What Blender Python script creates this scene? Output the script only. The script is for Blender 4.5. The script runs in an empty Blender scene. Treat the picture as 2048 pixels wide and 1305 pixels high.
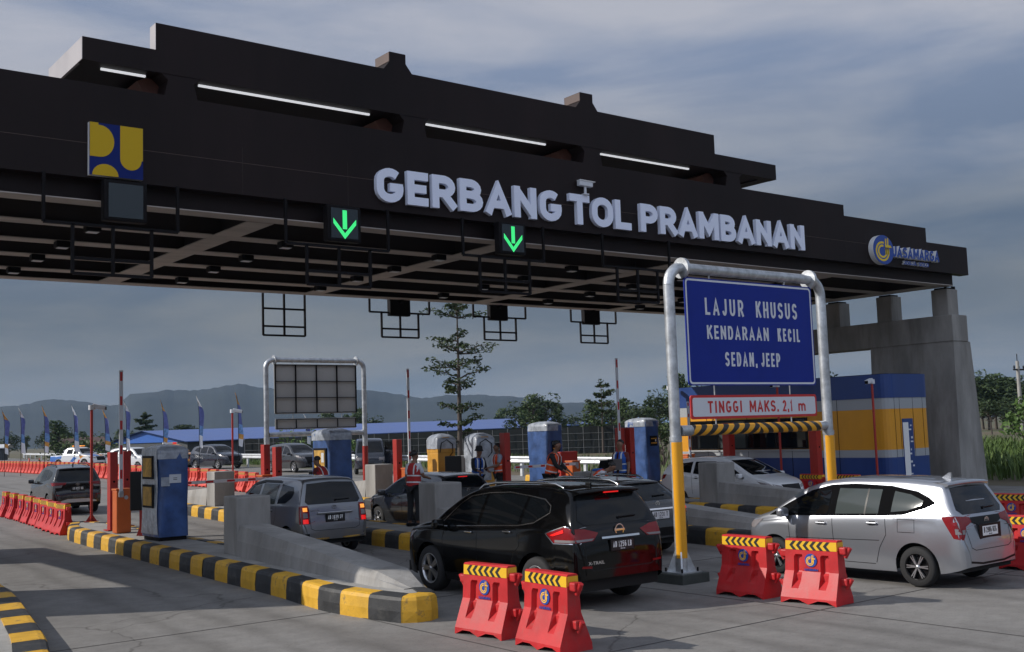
import bpy, bmesh, math, random
from mathutils import Vector, Matrix, Euler
from mathutils.bvhtree import BVHTree
sc = bpy.context.scene
COL = sc.collection
R = math.radians
random.seed(7)

# ------------------------------------------------------------------ camera
cam = bpy.data.objects.new('camera', bpy.data.cameras.new('camera'))
COL.objects.link(cam)
YAW, PITCH, ROLL = 0.660277766, 0.094943028, -0.0332958363
_F = Vector((math.sin(YAW) * math.cos(PITCH), math.cos(YAW) * math.cos(PITCH), math.sin(PITCH)))
_R0 = Vector((math.cos(YAW), -math.sin(YAW), 0)); _U0 = _R0.cross(_F)
_Rt = math.cos(ROLL) * _R0 + math.sin(ROLL) * _U0
_Up = -math.sin(ROLL) * _R0 + math.cos(ROLL) * _U0
cam.matrix_world = Matrix(((_Rt.x, _Up.x, -_F.x, 0), (_Rt.y, _Up.y, -_F.y, 0), (_Rt.z, _Up.z, -_F.z, 2.5), (0, 0, 0, 1)))
cam.data.sensor_width = 36
cam.data.lens = 36 * 2216.384 / 2048
cam.data.clip_start = 0.1
cam.data.clip_end = 20000
sc.camera = cam

# ------------------------------------------------------------------ sky, sun, exposure
SUN_EL = R(32)
SUN_DIR = Vector((-.83, .56, 0)).normalized()          # towards the sun, in plan
w = bpy.data.worlds.new('World'); sc.world = w; w.use_nodes = True
nt = w.node_tree; N = nt.nodes; Lk = nt.links
bg = N['Background']; bg.inputs['Strength'].default_value = 0.1
sky = N.new('ShaderNodeTexSky'); sky.sky_type = 'NISHITA'; sky.sun_disc = False
sky.sun_elevation = SUN_EL; sky.sun_rotation = math.atan2(SUN_DIR.x, SUN_DIR.y)
sky.air_density = 1.3; sky.dust_density = 2.5
tc = N.new('ShaderNodeTexCoord')
sep = N.new('ShaderNodeSeparateXYZ'); Lk.new(tc.outputs['Generated'], sep.inputs[0])
# overcast base: dark slate band near the horizon, brighter cloud higher up
ramp = N.new('ShaderNodeValToRGB'); Lk.new(sep.outputs['Z'], ramp.inputs[0])
cr = ramp.color_ramp; cr.interpolation = 'EASE'
cr.elements[0].position = 0.0; cr.elements[0].color = (2.9, 2.85, 2.7, 1)
cr.elements[1].position = 0.9; cr.elements[1].color = (2.3, 2.5, 2.9, 1)
for pos, c in ((.045, (2.5, 2.5, 2.42)), (.10, (1.65, 1.78, 1.88)), (.16, (1.75, 2.0, 2.35)), (.23, (2.65, 2.95, 3.55)), (.33, (3.65, 3.92, 4.65)), (.42, (3.5, 3.8, 4.6)), (.58, (2.7, 2.95, 3.5))):
    e = cr.elements.new(pos); e.color = (*c, 1)
mp = N.new('ShaderNodeMapping'); mp.inputs['Scale'].default_value = (1.6, 1.6, 7.0); mp.inputs['Rotation'].default_value = (R(4), R(-7), 0)
Lk.new(tc.outputs['Generated'], mp.inputs[0])
nz = N.new('ShaderNodeTexNoise'); nz.inputs['Scale'].default_value = 2.3; nz.inputs['Detail'].default_value = 7; nz.inputs['Roughness'].default_value = .52; nz.inputs['Distortion'].default_value = .35
Lk.new(mp.outputs[0], nz.inputs['Vector'])
cl = N.new('ShaderNodeValToRGB'); Lk.new(nz.outputs['Fac'], cl.inputs[0])
cl.color_ramp.elements[0].position = .36; cl.color_ramp.elements[0].color = (.66, .77, .94, 1)
cl.color_ramp.elements[1].position = .66; cl.color_ramp.elements[1].color = (1.36, 1.30, 1.24, 1)
mul = N.new('ShaderNodeMix'); mul.data_type = 'RGBA'; mul.blend_type = 'MULTIPLY'; mul.inputs['Factor'].default_value = 1
Lk.new(ramp.outputs[0], mul.inputs['A']); Lk.new(cl.outputs[0], mul.inputs['B'])
# sky brighter on the sun's side; unseen glow added behind camera for the lettering
dot = N.new('ShaderNodeVectorMath'); dot.operation = 'DOT_PRODUCT'
Lk.new(tc.outputs['Generated'], dot.inputs[0]); dot.inputs[1].default_value = (-.72, -.45, .35)
gl = N.new('ShaderNodeMapRange'); gl.inputs['From Min'].default_value = -.35; gl.inputs['From Max'].default_value = .9
gl.inputs['To Min'].default_value = .95; gl.inputs['To Max'].default_value = 2.5
Lk.new(dot.outputs['Value'], gl.inputs['Value'])
mul2 = N.new('ShaderNodeMix'); mul2.data_type = 'RGBA'; mul2.blend_type = 'MULTIPLY'; mul2.inputs['Factor'].default_value = 1
Lk.new(mul.outputs['Result'], mul2.inputs['A']); Lk.new(gl.outputs[0], mul2.inputs['B'])
mx = N.new('ShaderNodeMix'); mx.data_type = 'RGBA'; mx.inputs['Factor'].default_value = .955
Lk.new(sky.outputs[0], mx.inputs['A']); Lk.new(mul2.outputs['Result'], mx.inputs['B'])
Lk.new(mx.outputs['Result'], bg.inputs['Color'])

sl = bpy.data.lights.new('sun', 'SUN'); sl.energy = 4.35; sl.angle = R(.5); sl.color = (1, .945, .87)
so = bpy.data.objects.new('sun', sl); COL.objects.link(so)
_sd = Vector((SUN_DIR.x * math.cos(SUN_EL), SUN_DIR.y * math.cos(SUN_EL), math.sin(SUN_EL)))
so.rotation_euler = _sd.to_track_quat('Z', 'Y').to_euler(); so.location = (0, 0, 60)
vs = sc.view_settings; vs.view_transform = 'Standard'; vs.look = 'None'; vs.exposure = 0; vs.gamma = 1; vs.use_curve_mapping = False
sc.cycles.max_bounces = 6; sc.cycles.volume_bounces = 0; sc.cycles.use_denoising = True

# ------------------------------------------------------------------ helpers
def hgt(x, y):
    t = min(1, max(0, (.613 * x + .79 * y - 26) / 48)); return .62 * t * t * (3 - 2 * t)

def mat(name, col, rough=.6, metal=0, var=0, vs_=3.0, bump=0, bs=40.0, coat=0, emit=0, spec=.5, trans=0, stretch=None, col2=None, detail=6):
    m = bpy.data.materials.new(name); m.use_nodes = True
    n = m.node_tree.nodes; l = m.node_tree.links; p = n['Principled BSDF']
    c = (*col, 1) if len(col) == 3 else col
    p.inputs['Base Color'].default_value = c; p.inputs['Roughness'].default_value = rough; p.inputs['Metallic'].default_value = metal
    p.inputs['Coat Weight'].default_value = coat; p.inputs['Coat Roughness'].default_value = .04; p.inputs['Specular IOR Level'].default_value = spec
    p.inputs['Transmission Weight'].default_value = trans
    if emit: p.inputs['Emission Color'].default_value = c; p.inputs['Emission Strength'].default_value = emit
    if var or bump or col2:
        t = n.new('ShaderNodeTexCoord'); src = t.outputs['Object']
        if stretch:
            mp = n.new('ShaderNodeMapping'); mp.inputs['Scale'].default_value = stretch; l.new(src, mp.inputs[0]); src = mp.outputs[0]
    if var or col2:
        z = n.new('ShaderNodeTexNoise'); z.inputs['Scale'].default_value = vs_; z.inputs['Detail'].default_value = detail; z.inputs['Roughness'].default_value = .6
        l.new(src, z.inputs['Vector'])
        r = n.new('ShaderNodeValToRGB'); l.new(z.outputs['Fac'], r.inputs[0])
        r.color_ramp.elements[0].position = .34; r.color_ramp.elements[1].position = .68
        if col2: r.color_ramp.elements[0].color = c; r.color_ramp.elements[1].color = (*col2, 1)
        else:
            r.color_ramp.elements[0].color = (*[x * (1 - var) for x in c[:3]], 1); r.color_ramp.elements[1].color = (*[min(1, x * (1 + var)) for x in c[:3]], 1)
        l.new(r.outputs[0], p.inputs['Base Color'])
        if not metal:
            mr = n.new('ShaderNodeMapRange'); mr.inputs['To Min'].default_value = max(0, rough - .1); mr.inputs['To Max'].default_value = min(1, rough + .12)
            l.new(z.outputs['Fac'], mr.inputs['Value']); l.new(mr.outputs[0], p.inputs['Roughness'])
    if bump:
        z2 = n.new('ShaderNodeTexNoise'); z2.inputs['Scale'].default_value = bs; z2.inputs['Detail'].default_value = 4; l.new(src, z2.inputs['Vector'])
        b = n.new('ShaderNodeBump'); b.inputs['Strength'].default_value = bump; b.inputs['Distance'].default_value = .02; l.new(z2.outputs['Fac'], b.inputs['Height']); l.new(b.outputs[0], p.inputs['Normal'])
    return m

_UNIT = {}
def _bevel_box(bx, by, bz, b):
    key = (round(bx, 4), round(by, 4), round(bz, 4), b)
    if key in _UNIT: return _UNIT[key]
    bm = bmesh.new(); bmesh.ops.create_cube(bm, size=1)
    bmesh.ops.scale(bm, vec=(bx, by, bz), verts=bm.verts)
    if b: bmesh.ops.bevel(bm, geom=bm.edges[:], offset=min(b, bx * .45, by * .45, bz * .45), segments=2, affect='EDGES', profile=.6)
    bm.verts.index_update()
    r = ([v.co.copy() for v in bm.verts], [[v.index for v in f.verts] for f in bm.faces]); bm.free(); _UNIT[key] = r
    return r

def _arc(cx, cy, rx, ry, a0, a1, n=8): return [(cx + rx * math.cos(R(a0 + (a1 - a0) * i / n)), cy + ry * math.sin(R(a0 + (a1 - a0) * i / n))) for i in range(n + 1)]
_TOP = [(1, .72)] + _arc(.5, .72, .5, .28, 0, 180) ; _C = [(1, .70)] + _arc(.5, .66, .5, .34, 8, 180) + _arc(.5, .34, .5, .34, 180, 352) + [(1, .30)]
_BOWL = lambda y0, y1, w_: [(0, y1), (w_ * .5, y1)] + _arc(w_ * .5, (y0 + y1) / 2, w_ * .5, (y1 - y0) / 2, 80, -80) + [(w_ * .5, y0), (0, y0)]
GLYPH = {
 'A': [([(0, 0), (.5, 1), (1, 0)], 0, 1, 1), ([(.17, .27), (.83, .27)], 0, 0, 0)],
 'B': [([(0, 0), (0, 1)], 0, 1, 1), (_BOWL(.53, 1, .9), 0, 0, 0), (_BOWL(0, .53, 1), 0, 0, 0)],
 'C': [(_C, 0, 0, 0)], 'D': [([(0, 0), (0, 1)], 0, 1, 1), (_BOWL(0, 1, 1), 0, 0, 0)],
 'E': [([(1, 1), (0, 1), (0, 0), (1, 0)], 0, 1, 1), ([(0, .5), (.86, .5)], 0, 0, 1)],
 'G': [(_arc(.5, .66, .5, .34, 42, 180) + _arc(.5, .34, .5, .34, 180, 360) + [(1, .50)], 0, 0, 0), ([(.5, .43), (1, .43)], 0, 0, .9)],
 'H': [([(0, 0), (0, 1)], 0, 1, 1), ([(1, 0), (1, 1)], 0, 1, 1), ([(0, .5), (1, .5)], 0, 0, 0)], 'I': [([(.5, 0), (.5, 1)], 0, 1, 1)],
 'J': [([(1, 1), (1, .3)] + _arc(.5, .3, .5, .3, 0, -170)[1:], 0, 1, 0)],
 'K': [([(0, 0), (0, 1)], 0, 1, 1), ([(0, .36), (.95, 1)], 0, 0, 1), ([(.32, .6), (1, 0)], 0, 0, 1)],
 'L': [([(0, 1), (0, 0), (1, 0)], 0, 1, 1)], 'M': [([(0, 0), (0, 1)], 0, 1, 1), ([(1, 0), (1, 1)], 0, 1, 1), ([(.03, 1), (.5, .25), (.97, 1)], 0, 0, 0)],
 'N': [([(0, 0), (0, 1)], 0, 1, 1), ([(1, 0), (1, 1)], 0, 1, 1), ([(.02, .98), (.98, .02)], 0, 0, 0)],
 'O': [(_arc(.5, .62, .5, .38, 0, 180, 12) + _arc(.5, .38, .5, .38, 180, 360, 12), 1, 0, 0)],
 'P': [([(0, 0), (0, 1)], 0, 1, 1), (_BOWL(.42, 1, 1), 0, 0, 0)], 'R': [([(0, 0), (0, 1)], 0, 1, 1), (_BOWL(.44, 1, .95), 0, 0, 0), ([(.48, .44), (1, 0)], 0, 0, 1)],
 'S': [(_arc(.5, .75, .48, .25, 15, 180) + _arc(.5, .75, .48, .25, 180, 262)[1:] + _arc(.5, .25, .5, .25, 80, -165), 0, 0, 0)],
 'T': [([(0, 1), (1, 1)], 0, 1, 1), ([(.5, 1), (.5, 0)], 0, 0, 1)], 'U': [([(0, 1), (0, .3)] + _arc(.5, .3, .5, .3, 180, 360)[1:] + [(1, 1)], 0, 1, 1)],
 '.': [([(.5, -.02), (.5, .02)], 0, 1, 1)], ',': [([(.6, .06), (.2, -.2)], 0, 1, 0)],
 '2': [(_arc(.5, .72, .5, .28, 170, -30) + [(0, 0), (1, 0)], 0, 0, 1)], '1': [([(.5, 0), (.5, 1), (.05, .74)], 0, 1, 0)],
 'm': [([(0, 0), (0, .62)], 0, 1, 1), ([(0, .45)] + _arc(.25, .42, .25, .22, 150, 0)[1:] + [(.5, 0)], 0, 0, 1), ([(.5, .45)] + _arc(.75, .42, .25, .22, 150, 0)[1:] + [(1, 0)], 0, 0, 1)]}
GLYPH.update({'0': [(_arc(.5, .62, .5, .38, 0, 180, 10) + _arc(.5, .38, .5, .38, 180, 360, 10), 1, 0, 0)],
 '3': [(_arc(.5, .76, .48, .24, 160, -80) + _arc(.5, .27, .5, .27, 80, -160), 0, 0, 0)], '4': [([(1, .28), (0, .28), (.72, 1), (.72, 0)], 0, 1, 1)],
 '5': [([(.95, 1), (.08, 1), (.02, .58)] + _arc(.5, .33, .5, .33, 115, -150), 0, 1, 0)], '6': [(_arc(.5, .66, .5, .34, 40, 180) + [(0, .32)], 0, 0, 0), (_arc(.5, .3, .5, .3, 0, 360, 14)[:-1], 1, 0, 0)],
 '7': [([(0, 1), (1, 1), (.35, 0)], 0, 1, 1)], '8': [(_arc(.5, .76, .45, .24, 0, 360, 14)[:-1], 1, 0, 0), (_arc(.5, .27, .5, .27, 0, 360, 14)[:-1], 1, 0, 0)],
 '9': [(_arc(.5, .34, .5, .34, -140, 0) + [(1, .68)], 0, 0, 0), (_arc(.5, .7, .5, .3, 0, 360, 14)[:-1], 1, 0, 0)], 'W': [([(0, 1), (.25, 0), (.5, .75), (.75, 0), (1, 1)], 0, 1, 1)],
 'Z': [([(0, 1), (1, 1), (0, 0), (1, 0)], 0, 1, 1)]})
GW = {'I': .42, 'W': 1.3, 'M': 1.25, 'N': 1.05, 'A': 1.1, 'O': 1.1, 'G': 1.05, '.': .35, ',': .35, '1': .7, 'J': .8, 'L': .85, 'E': .85, 'm': 1.2, ' ': .5}
class MB:
    def __init__(s): s.v = []; s.f = []; s.mi = []; s.sm = []; s.mats = []
    def k(s, m):
        if m not in s.mats: s.mats.append(m)
        return s.mats.index(m)
    def add(s, vs, fs, m, M=None, smooth=False):
        o = len(s.v); s.v += [(M @ Vector(v)) if M else Vector(v) for v in vs]
        i = s.k(m)
        for f in fs: s.f.append([o + q for q in f]); s.mi.append(i); s.sm.append(smooth)
        return s
    def box(s, c, d, m, bev=0, M=None, rz=0):
        v, f = _bevel_box(*d, bev)
        T = Matrix.Translation(c) @ Matrix.Rotation(rz, 4, 'Z')
        return s.add(v, f, m, (M @ T) if M else T)
    def b2(s, lo, hi, m, bev=0):
        return s.box([(a + b) / 2 for a, b in zip(lo, hi)], [abs(b - a) for a, b in zip(lo, hi)], m, bev)
    def tube(s, pts, r, m, n=10, cap=True, smooth=True):
        pts = [Vector(p) for p in pts]; rs = r if isinstance(r, (list, tuple)) else [r] * len(pts)
        vs = []; fs = []; prev = None
        for i, p in enumerate(pts):
            d = (pts[min(i + 1, len(pts) - 1)] - pts[max(i - 1, 0)]).normalized()
            if prev is None:
                a = Vector((0, 0, 1)) if abs(d.z) < .9 else Vector((1, 0, 0)); u = d.cross(a).normalized()
            else: u = (prev - d * prev.dot(d)).normalized()
            prev = u; q = d.cross(u)
            for j in range(n):
                t = 2 * math.pi * j / n; vs.append(p + rs[i] * (math.cos(t) * u + math.sin(t) * q))
        for i in range(len(pts) - 1):
            for j in range(n): fs.append((i * n + j, i * n + (j + 1) % n, (i + 1) * n + (j + 1) % n, (i + 1) * n + j))
        s.add(vs, fs, m, smooth=smooth)
        if cap: s.add(vs[:n][::-1], [list(range(n))], m); s.add(vs[-n:], [list(range(n))], m)
        return s
    def lathe(s, prof, m, M=None, n=20, smooth=True):
        vs = []; fs = []
        for r, z in prof:
            for j in range(n): t = 2 * math.pi * j / n; vs.append((r * math.cos(t), r * math.sin(t), z))
        for i in range(len(prof) - 1):
            for j in range(n): fs.append((i * n + j, i * n + (j + 1) % n, (i + 1) * n + (j + 1) % n, (i + 1) * n + j))
        return s.add(vs, fs, m, M, smooth)
    def prism(s, poly, lo, hi, m, ax='y', M=None):
        n = len(poly)
        P = {'x': lambda a, b, t: (t, a, b), 'y': lambda a, b, t: (a, t, b), 'z': lambda a, b, t: (a, b, t)}[ax]
        vs = [P(a, b, lo) for a, b in poly] + [P(a, b, hi) for a, b in poly]
        fs = [list(range(n))[::-1], list(range(n, 2 * n))] + [(i, (i + 1) % n, n + (i + 1) % n, n + i) for i in range(n)]
        return s.add(vs, fs, m, M)
    def grid(s, rows, m, smooth=True, close=False, M=None):
        n = len(rows[0]); vs = [p for r in rows for p in r]; fs = []
        for i in range(len(rows) - 1):
            for j in range(n if close else n - 1): fs.append((i * n + j, i * n + (j + 1) % n, (i + 1) * n + (j + 1) % n, (i + 1) * n + j))
        return s.add(vs, fs, m, M, smooth)
    def text(s, body, m, M, wd, ht, dep=.004, bold=0, shear=0, sp=1.0):
        cu = bpy.data.curves.new('t', 'FONT'); cu.body = body; cu.extrude = .5; cu.offset = bold; cu.shear = shear; cu.resolution_u = 3; cu.space_character = sp
        o = bpy.data.objects.new('t', cu); COL.objects.link(o)
        me = bpy.data.meshes.new_from_object(o.evaluated_get(bpy.context.evaluated_depsgraph_get()))
        vs = [v.co.copy() for v in me.vertices]; fs = [list(p.vertices) for p in me.polygons]
        bpy.data.objects.remove(o); bpy.data.curves.remove(cu); bpy.data.meshes.remove(me)
        x0 = min(v.x for v in vs); x1 = max(v.x for v in vs); y0 = min(v.y for v in vs); y1 = max(v.y for v in vs)
        vs = [((v.x - (x0 + x1) / 2) * wd / (x1 - x0), (v.y - (y0 + y1) / 2) * ht / (y1 - y0), (v.z + .5) * dep) for v in vs]
        return s.add(vs, fs, m, M)
    def ribbon(s, pts, sw, M, z0, z1, m, closed=False, e0=0, e1=0):
        P = [Vector((a, b)) for a, b in pts]; n = len(P)
        if not closed:
            P[0] = P[0] - (P[1] - P[0]).normalized() * e0; P[-1] = P[-1] + (P[-1] - P[-2]).normalized() * e1
        A, B = [], []
        for i in range(n):
            d0 = (P[i] - P[i - 1]).normalized() if (i or closed) else (P[1] - P[0]).normalized()
            d1 = (P[(i + 1) % n] - P[i]).normalized() if (i < n - 1 or closed) else d0
            t = d0 + d1; t = t.normalized() if t.length > 1e-6 else d0
            no = Vector((-t.y, t.x)); k = sw / 2 / max(.55, abs(no.dot(Vector((-d0.y, d0.x)))))
            A.append(P[i] + no * k); B.append(P[i] - no * k)
        vs = []
        for a, b in zip(A, B): vs += [(a.x, a.y, z0), (b.x, b.y, z0), (b.x, b.y, z1), (a.x, a.y, z1)]
        fs = []
        for i in range(n if closed else n - 1):
            j = (i + 1) % n
            fs += [(i * 4 + q, i * 4 + (q + 1) % 4, j * 4 + (q + 1) % 4, j * 4 + q) for q in range(4)]
        if not closed: fs += [(0, 1, 2, 3), tuple((n - 1) * 4 + q for q in (3, 2, 1, 0))]
        return s.add(vs, fs, m, M)
    def word(s, body, m, M, x0, x1, z0, z1, sw, dep=.004, gap=.2, lean=0):
        """heavy sans lettering from strokes; x0..x1, z0..z1 in the plane of M, sw = stroke width, gap in letter heights"""
        H_ = z1 - z0; ws = [GW.get(c, 1) for c in body]; tot = sum(ws); g = gap * H_
        k = (x1 - x0 - g * (len(body) - 1)) / tot; x = x0
        for c, w_ in zip(body, ws):
            W_ = w_ * k; e = sw / 2
            for q, (pts, cl, a, b) in enumerate(GLYPH.get(c, [])):
                P = [(x + e + px * max(.001, W_ - sw), z0 + e + pz * (H_ - sw)) for px, pz in pts]
                if lean: P = [(px + (pz - z0) * lean, pz) for px, pz in P]
                s.ribbon(P, sw, M, 0, dep + q * min(.0008, dep * .15), m, cl, e * a, e * b)
            x += W_ + g
        return s
    def build(s, name, parent=None, fix=False):
        me = bpy.data.meshes.new(name); me.from_pydata([tuple(v) for v in s.v], [], s.f)
        for m in s.mats: me.materials.append(m)
        me.polygons.foreach_set('material_index', s.mi); me.polygons.foreach_set('use_smooth', s.sm)
        if fix:
            bm = bmesh.new(); bm.from_mesh(me); bmesh.ops.recalc_face_normals(bm, faces=bm.faces); bm.to_mesh(me); bm.free()
        me.update()
        o = bpy.data.objects.new(name, me); COL.objects.link(o)
        if parent is not None: o.parent = parent
        return o

def tag(o, label=None, cat=None, group=None, kind=None):
    for k, v in (('label', label), ('category', cat), ('group', group), ('kind', kind)):
        if v: o[k] = v
    return o
def thing(name, label, cat, loc=(0, 0, 0), rz=0, group=None):
    o = bpy.data.objects.new(name, None); COL.objects.link(o); o.location = loc; o.rotation_euler = (0, 0, rz); o.empty_display_size = .2
    return tag(o, label, cat, group)
KIDS = {}
def copy_tree(o, parent=None, label=None, loc=None, rz=None):
    c = o.copy(); COL.objects.link(c)
    if parent is not None: c.parent = parent
    if label: c['label'] = label
    if loc is not None: c.location = loc
    if rz is not None: c.rotation_euler = (0, 0, rz)
    if o not in KIDS: KIDS[o] = [q for q in bpy.data.objects if q.parent == o]
    for ch in KIDS[o]: copy_tree(ch, c)
    return c
def face_m(origin, right, up=(0, 0, 1)):
    r = Vector(right).normalized(); u = Vector(up).normalized(); n = r.cross(u)
    return Matrix(((r.x, u.x, n.x, origin[0]), (r.y, u.y, n.y, origin[1]), (r.z, u.z, n.z, origin[2]), (0, 0, 0, 1)))
def pchip(pts):
    xs = [p[0] for p in pts]; ys = [p[1] for p in pts]; n = len(xs)
    d = [(ys[i + 1] - ys[i]) / (xs[i + 1] - xs[i]) for i in range(n - 1)]
    m = [d[0]] + [0 if d[i - 1] * d[i] <= 0 else 2 * d[i - 1] * d[i] / (d[i - 1] + d[i]) for i in range(1, n - 1)] + [d[-1]]
    def f(x):
        if x <= xs[0]: return ys[0]
        if x >= xs[-1]: return ys[-1]
        i = max(k for k in range(n - 1) if xs[k] <= x); h = xs[i + 1] - xs[i]; t = (x - xs[i]) / h
        return (ys[i] * (2 * t**3 - 3 * t**2 + 1) + h * m[i] * (t**3 - 2 * t**2 + t) + ys[i + 1] * (-2 * t**3 + 3 * t**2) + h * m[i + 1] * (t**3 - t**2))
    return f

# ------------------------------------------------------------------ materials
CONC = mat('concrete', (.30, .29, .27), .85, var=.22, vs_=1.6, bump=.25, bs=60)
CONCD = mat('concrete_raw', (.27, .26, .245), .85, var=.28, vs_=1.1, bump=.3, bs=30, stretch=(1, 1, .35))
YEL = mat('kerb_yellow', (.60, .33, .02), .6, var=.15, vs_=5, bump=.15, bs=50)
BLK = mat('kerb_black', (.022, .023, .025), .6, var=.3, vs_=5, bump=.15, bs=50)
GATE = mat('gate_cladding', (.0165, .0105, .0105), .5, var=.35, vs_=.5, spec=.15, stretch=(1, 1, .3))
GATEB = mat('gate_brown', (.11, .075, .065), .7, var=.2, vs_=2)
RUST = mat('primer_red_brown', (.14, .055, .04), .75, var=.25, vs_=3)
GATEE = mat('gate_end_sun_tone', (.36, .34, .35), .5, var=.08, vs_=1.5)  # sunlight put into the colour: pale grey for the gate's sun-facing ends
FLNG = mat('beam_flange', (.40, .355, .33), .7, var=.22, vs_=1.5, stretch=(.3, 1, 1))
DECK = mat('roof_deck', (.03, .022, .02), .8)
DARK = mat('dark_steel', (.008, .007, .008), .6, spec=.12)
LETW = mat('letter_white', (.80, .85, 1.0), .4)
SIGNB = mat('sign_blue', (.008, .024, .235), .4, var=.06, vs_=2, spec=.2)
WHITE = mat('white_paint', (.78, .78, .78), .45)
WHITE2 = mat('sign_white', (.62, .64, .68), .4)
RED = mat('sign_red', (.50, .02, .02), .45)
REDP = mat('red_post', (.36, .018, .010), .45, var=.12, vs_=4)
ORNG = mat('orange_box', (.50, .105, .015), .45, var=.08, vs_=3)
GALV = mat('galvanised', (.50, .52, .54), .42, metal=.75, var=.3, vs_=5, bump=.05, bs=20)
YPOLE = mat('yellow_sleeve', (.80, .36, .01), .4)
def weather(m_, dirt, amount=.5, sc=2.2, stretch=(1, 1, 1), lo=.50, hi=.72):
    n = m_.node_tree.nodes; l = m_.node_tree.links; p = n['Principled BSDF']; t = n.new('ShaderNodeTexCoord'); mp = n.new('ShaderNodeMapping'); mp.inputs['Scale'].default_value = stretch
    oi = n.new('ShaderNodeObjectInfo'); ad = n.new('ShaderNodeVectorMath'); ad.operation = 'ADD'; l.new(t.outputs['Object'], ad.inputs[0]); l.new(oi.outputs['Location'], ad.inputs[1]); l.new(ad.outputs[0], mp.inputs[0])
    z = n.new('ShaderNodeTexNoise'); z.inputs['Scale'].default_value = sc; z.inputs['Detail'].default_value = 9; z.inputs['Roughness'].default_value = .72; l.new(mp.outputs[0], z.inputs['Vector'])
    r = n.new('ShaderNodeMapRange'); r.inputs['From Min'].default_value = lo; r.inputs['From Max'].default_value = hi; r.inputs['To Max'].default_value = amount; l.new(z.outputs['Fac'], r.inputs['Value'])
    x = n.new('ShaderNodeMix'); x.data_type = 'RGBA'; x.inputs['B'].default_value = (*dirt, 1); l.new(r.outputs[0], x.inputs['Factor'])
    if p.inputs['Base Color'].links: l.new(p.inputs['Base Color'].links[0].from_socket, x.inputs['A'])
    else: x.inputs['A'].default_value = p.inputs['Base Color'].default_value
    l.new(x.outputs['Result'], p.inputs['Base Color']); return m_
BARR = mat('barrier_red', (.46, .014, .017), .48, var=.16, vs_=3, bump=.1, bs=60, spec=.4)
BARO = mat('barrier_orange', (.56, .045, .025), .5, var=.14, vs_=3)
weather(BARR, (.30, .10, .09), .32, 3.0); weather(BARR, (.16, .10, .08), .5, 9, (1, 1, .3), .58, .75)
weather(YEL, (.10, .085, .06), .75, 5, (1, 1, 1), .56, .66); weather(BLK, (.10, .095, .085), .6, 4, (1, 1, 1), .52, .72); weather(CONCD, (.14, .125, .11), .6, 1.6, (1.5, 1.5, .22), .5, .7)
weather(REDP, (.20, .06, .05), .5, 4, (1, 1, .4), .5, .75)
BYEL = mat('strip_yellow', (.72, .42, .015), .4)
BBLK = mat('strip_black', (.012, .012, .012), .45)
LOGB = mat('logo_blue', (.012, .06, .32), .4)
LOGO = mat('logo_orange', (.85, .45, .05), .4)
LOGY = mat('logo_yellow', (.78, .55, .02), .4)
BOOTH = mat('blue_tarpaulin', (.030, .075, .215), .38, var=.35, vs_=2.5, bump=.6, bs=5, spec=.6)
PLAST = mat('clear_plastic', (.32, .35, .40), .22, var=.35, vs_=4, bump=.9, bs=9, spec=.8)
GLASS = mat('dark_glass', (.004, .005, .006), .03, spec=.38)
GLASSL = mat('light_glass', (.055, .065, .063), .06, spec=.45)
TYRE = mat('tyre', (.012, .012, .013), .8)
ALLOY = mat('alloy', (.55, .56, .58), .3, metal=.9)
CHROME = mat('chrome', (.75, .76, .78), .12, metal=1)
TAIL = mat('tail_red', (.20, .004, .006), .15, coat=.25, spec=.3)
TAILE = mat('tail_lit', (.75, .012, .01), .2, emit=.7)
AMBE = mat('amber_lit', (1.0, .35, .05), .3, emit=.9)
CLEAR = mat('lamp_clear', (.20, .18, .18), .12, coat=.4)
TRIMB = mat('trim_black', (.006, .006, .0065), .85, spec=.02)
BLKP = mat('black_plastic', (.007, .007, .0075), .32, spec=.15)
SKIN = mat('skin', (.20, .10, .06), .55)
HAIR = mat('hair', (.01, .008, .007), .5)

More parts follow.
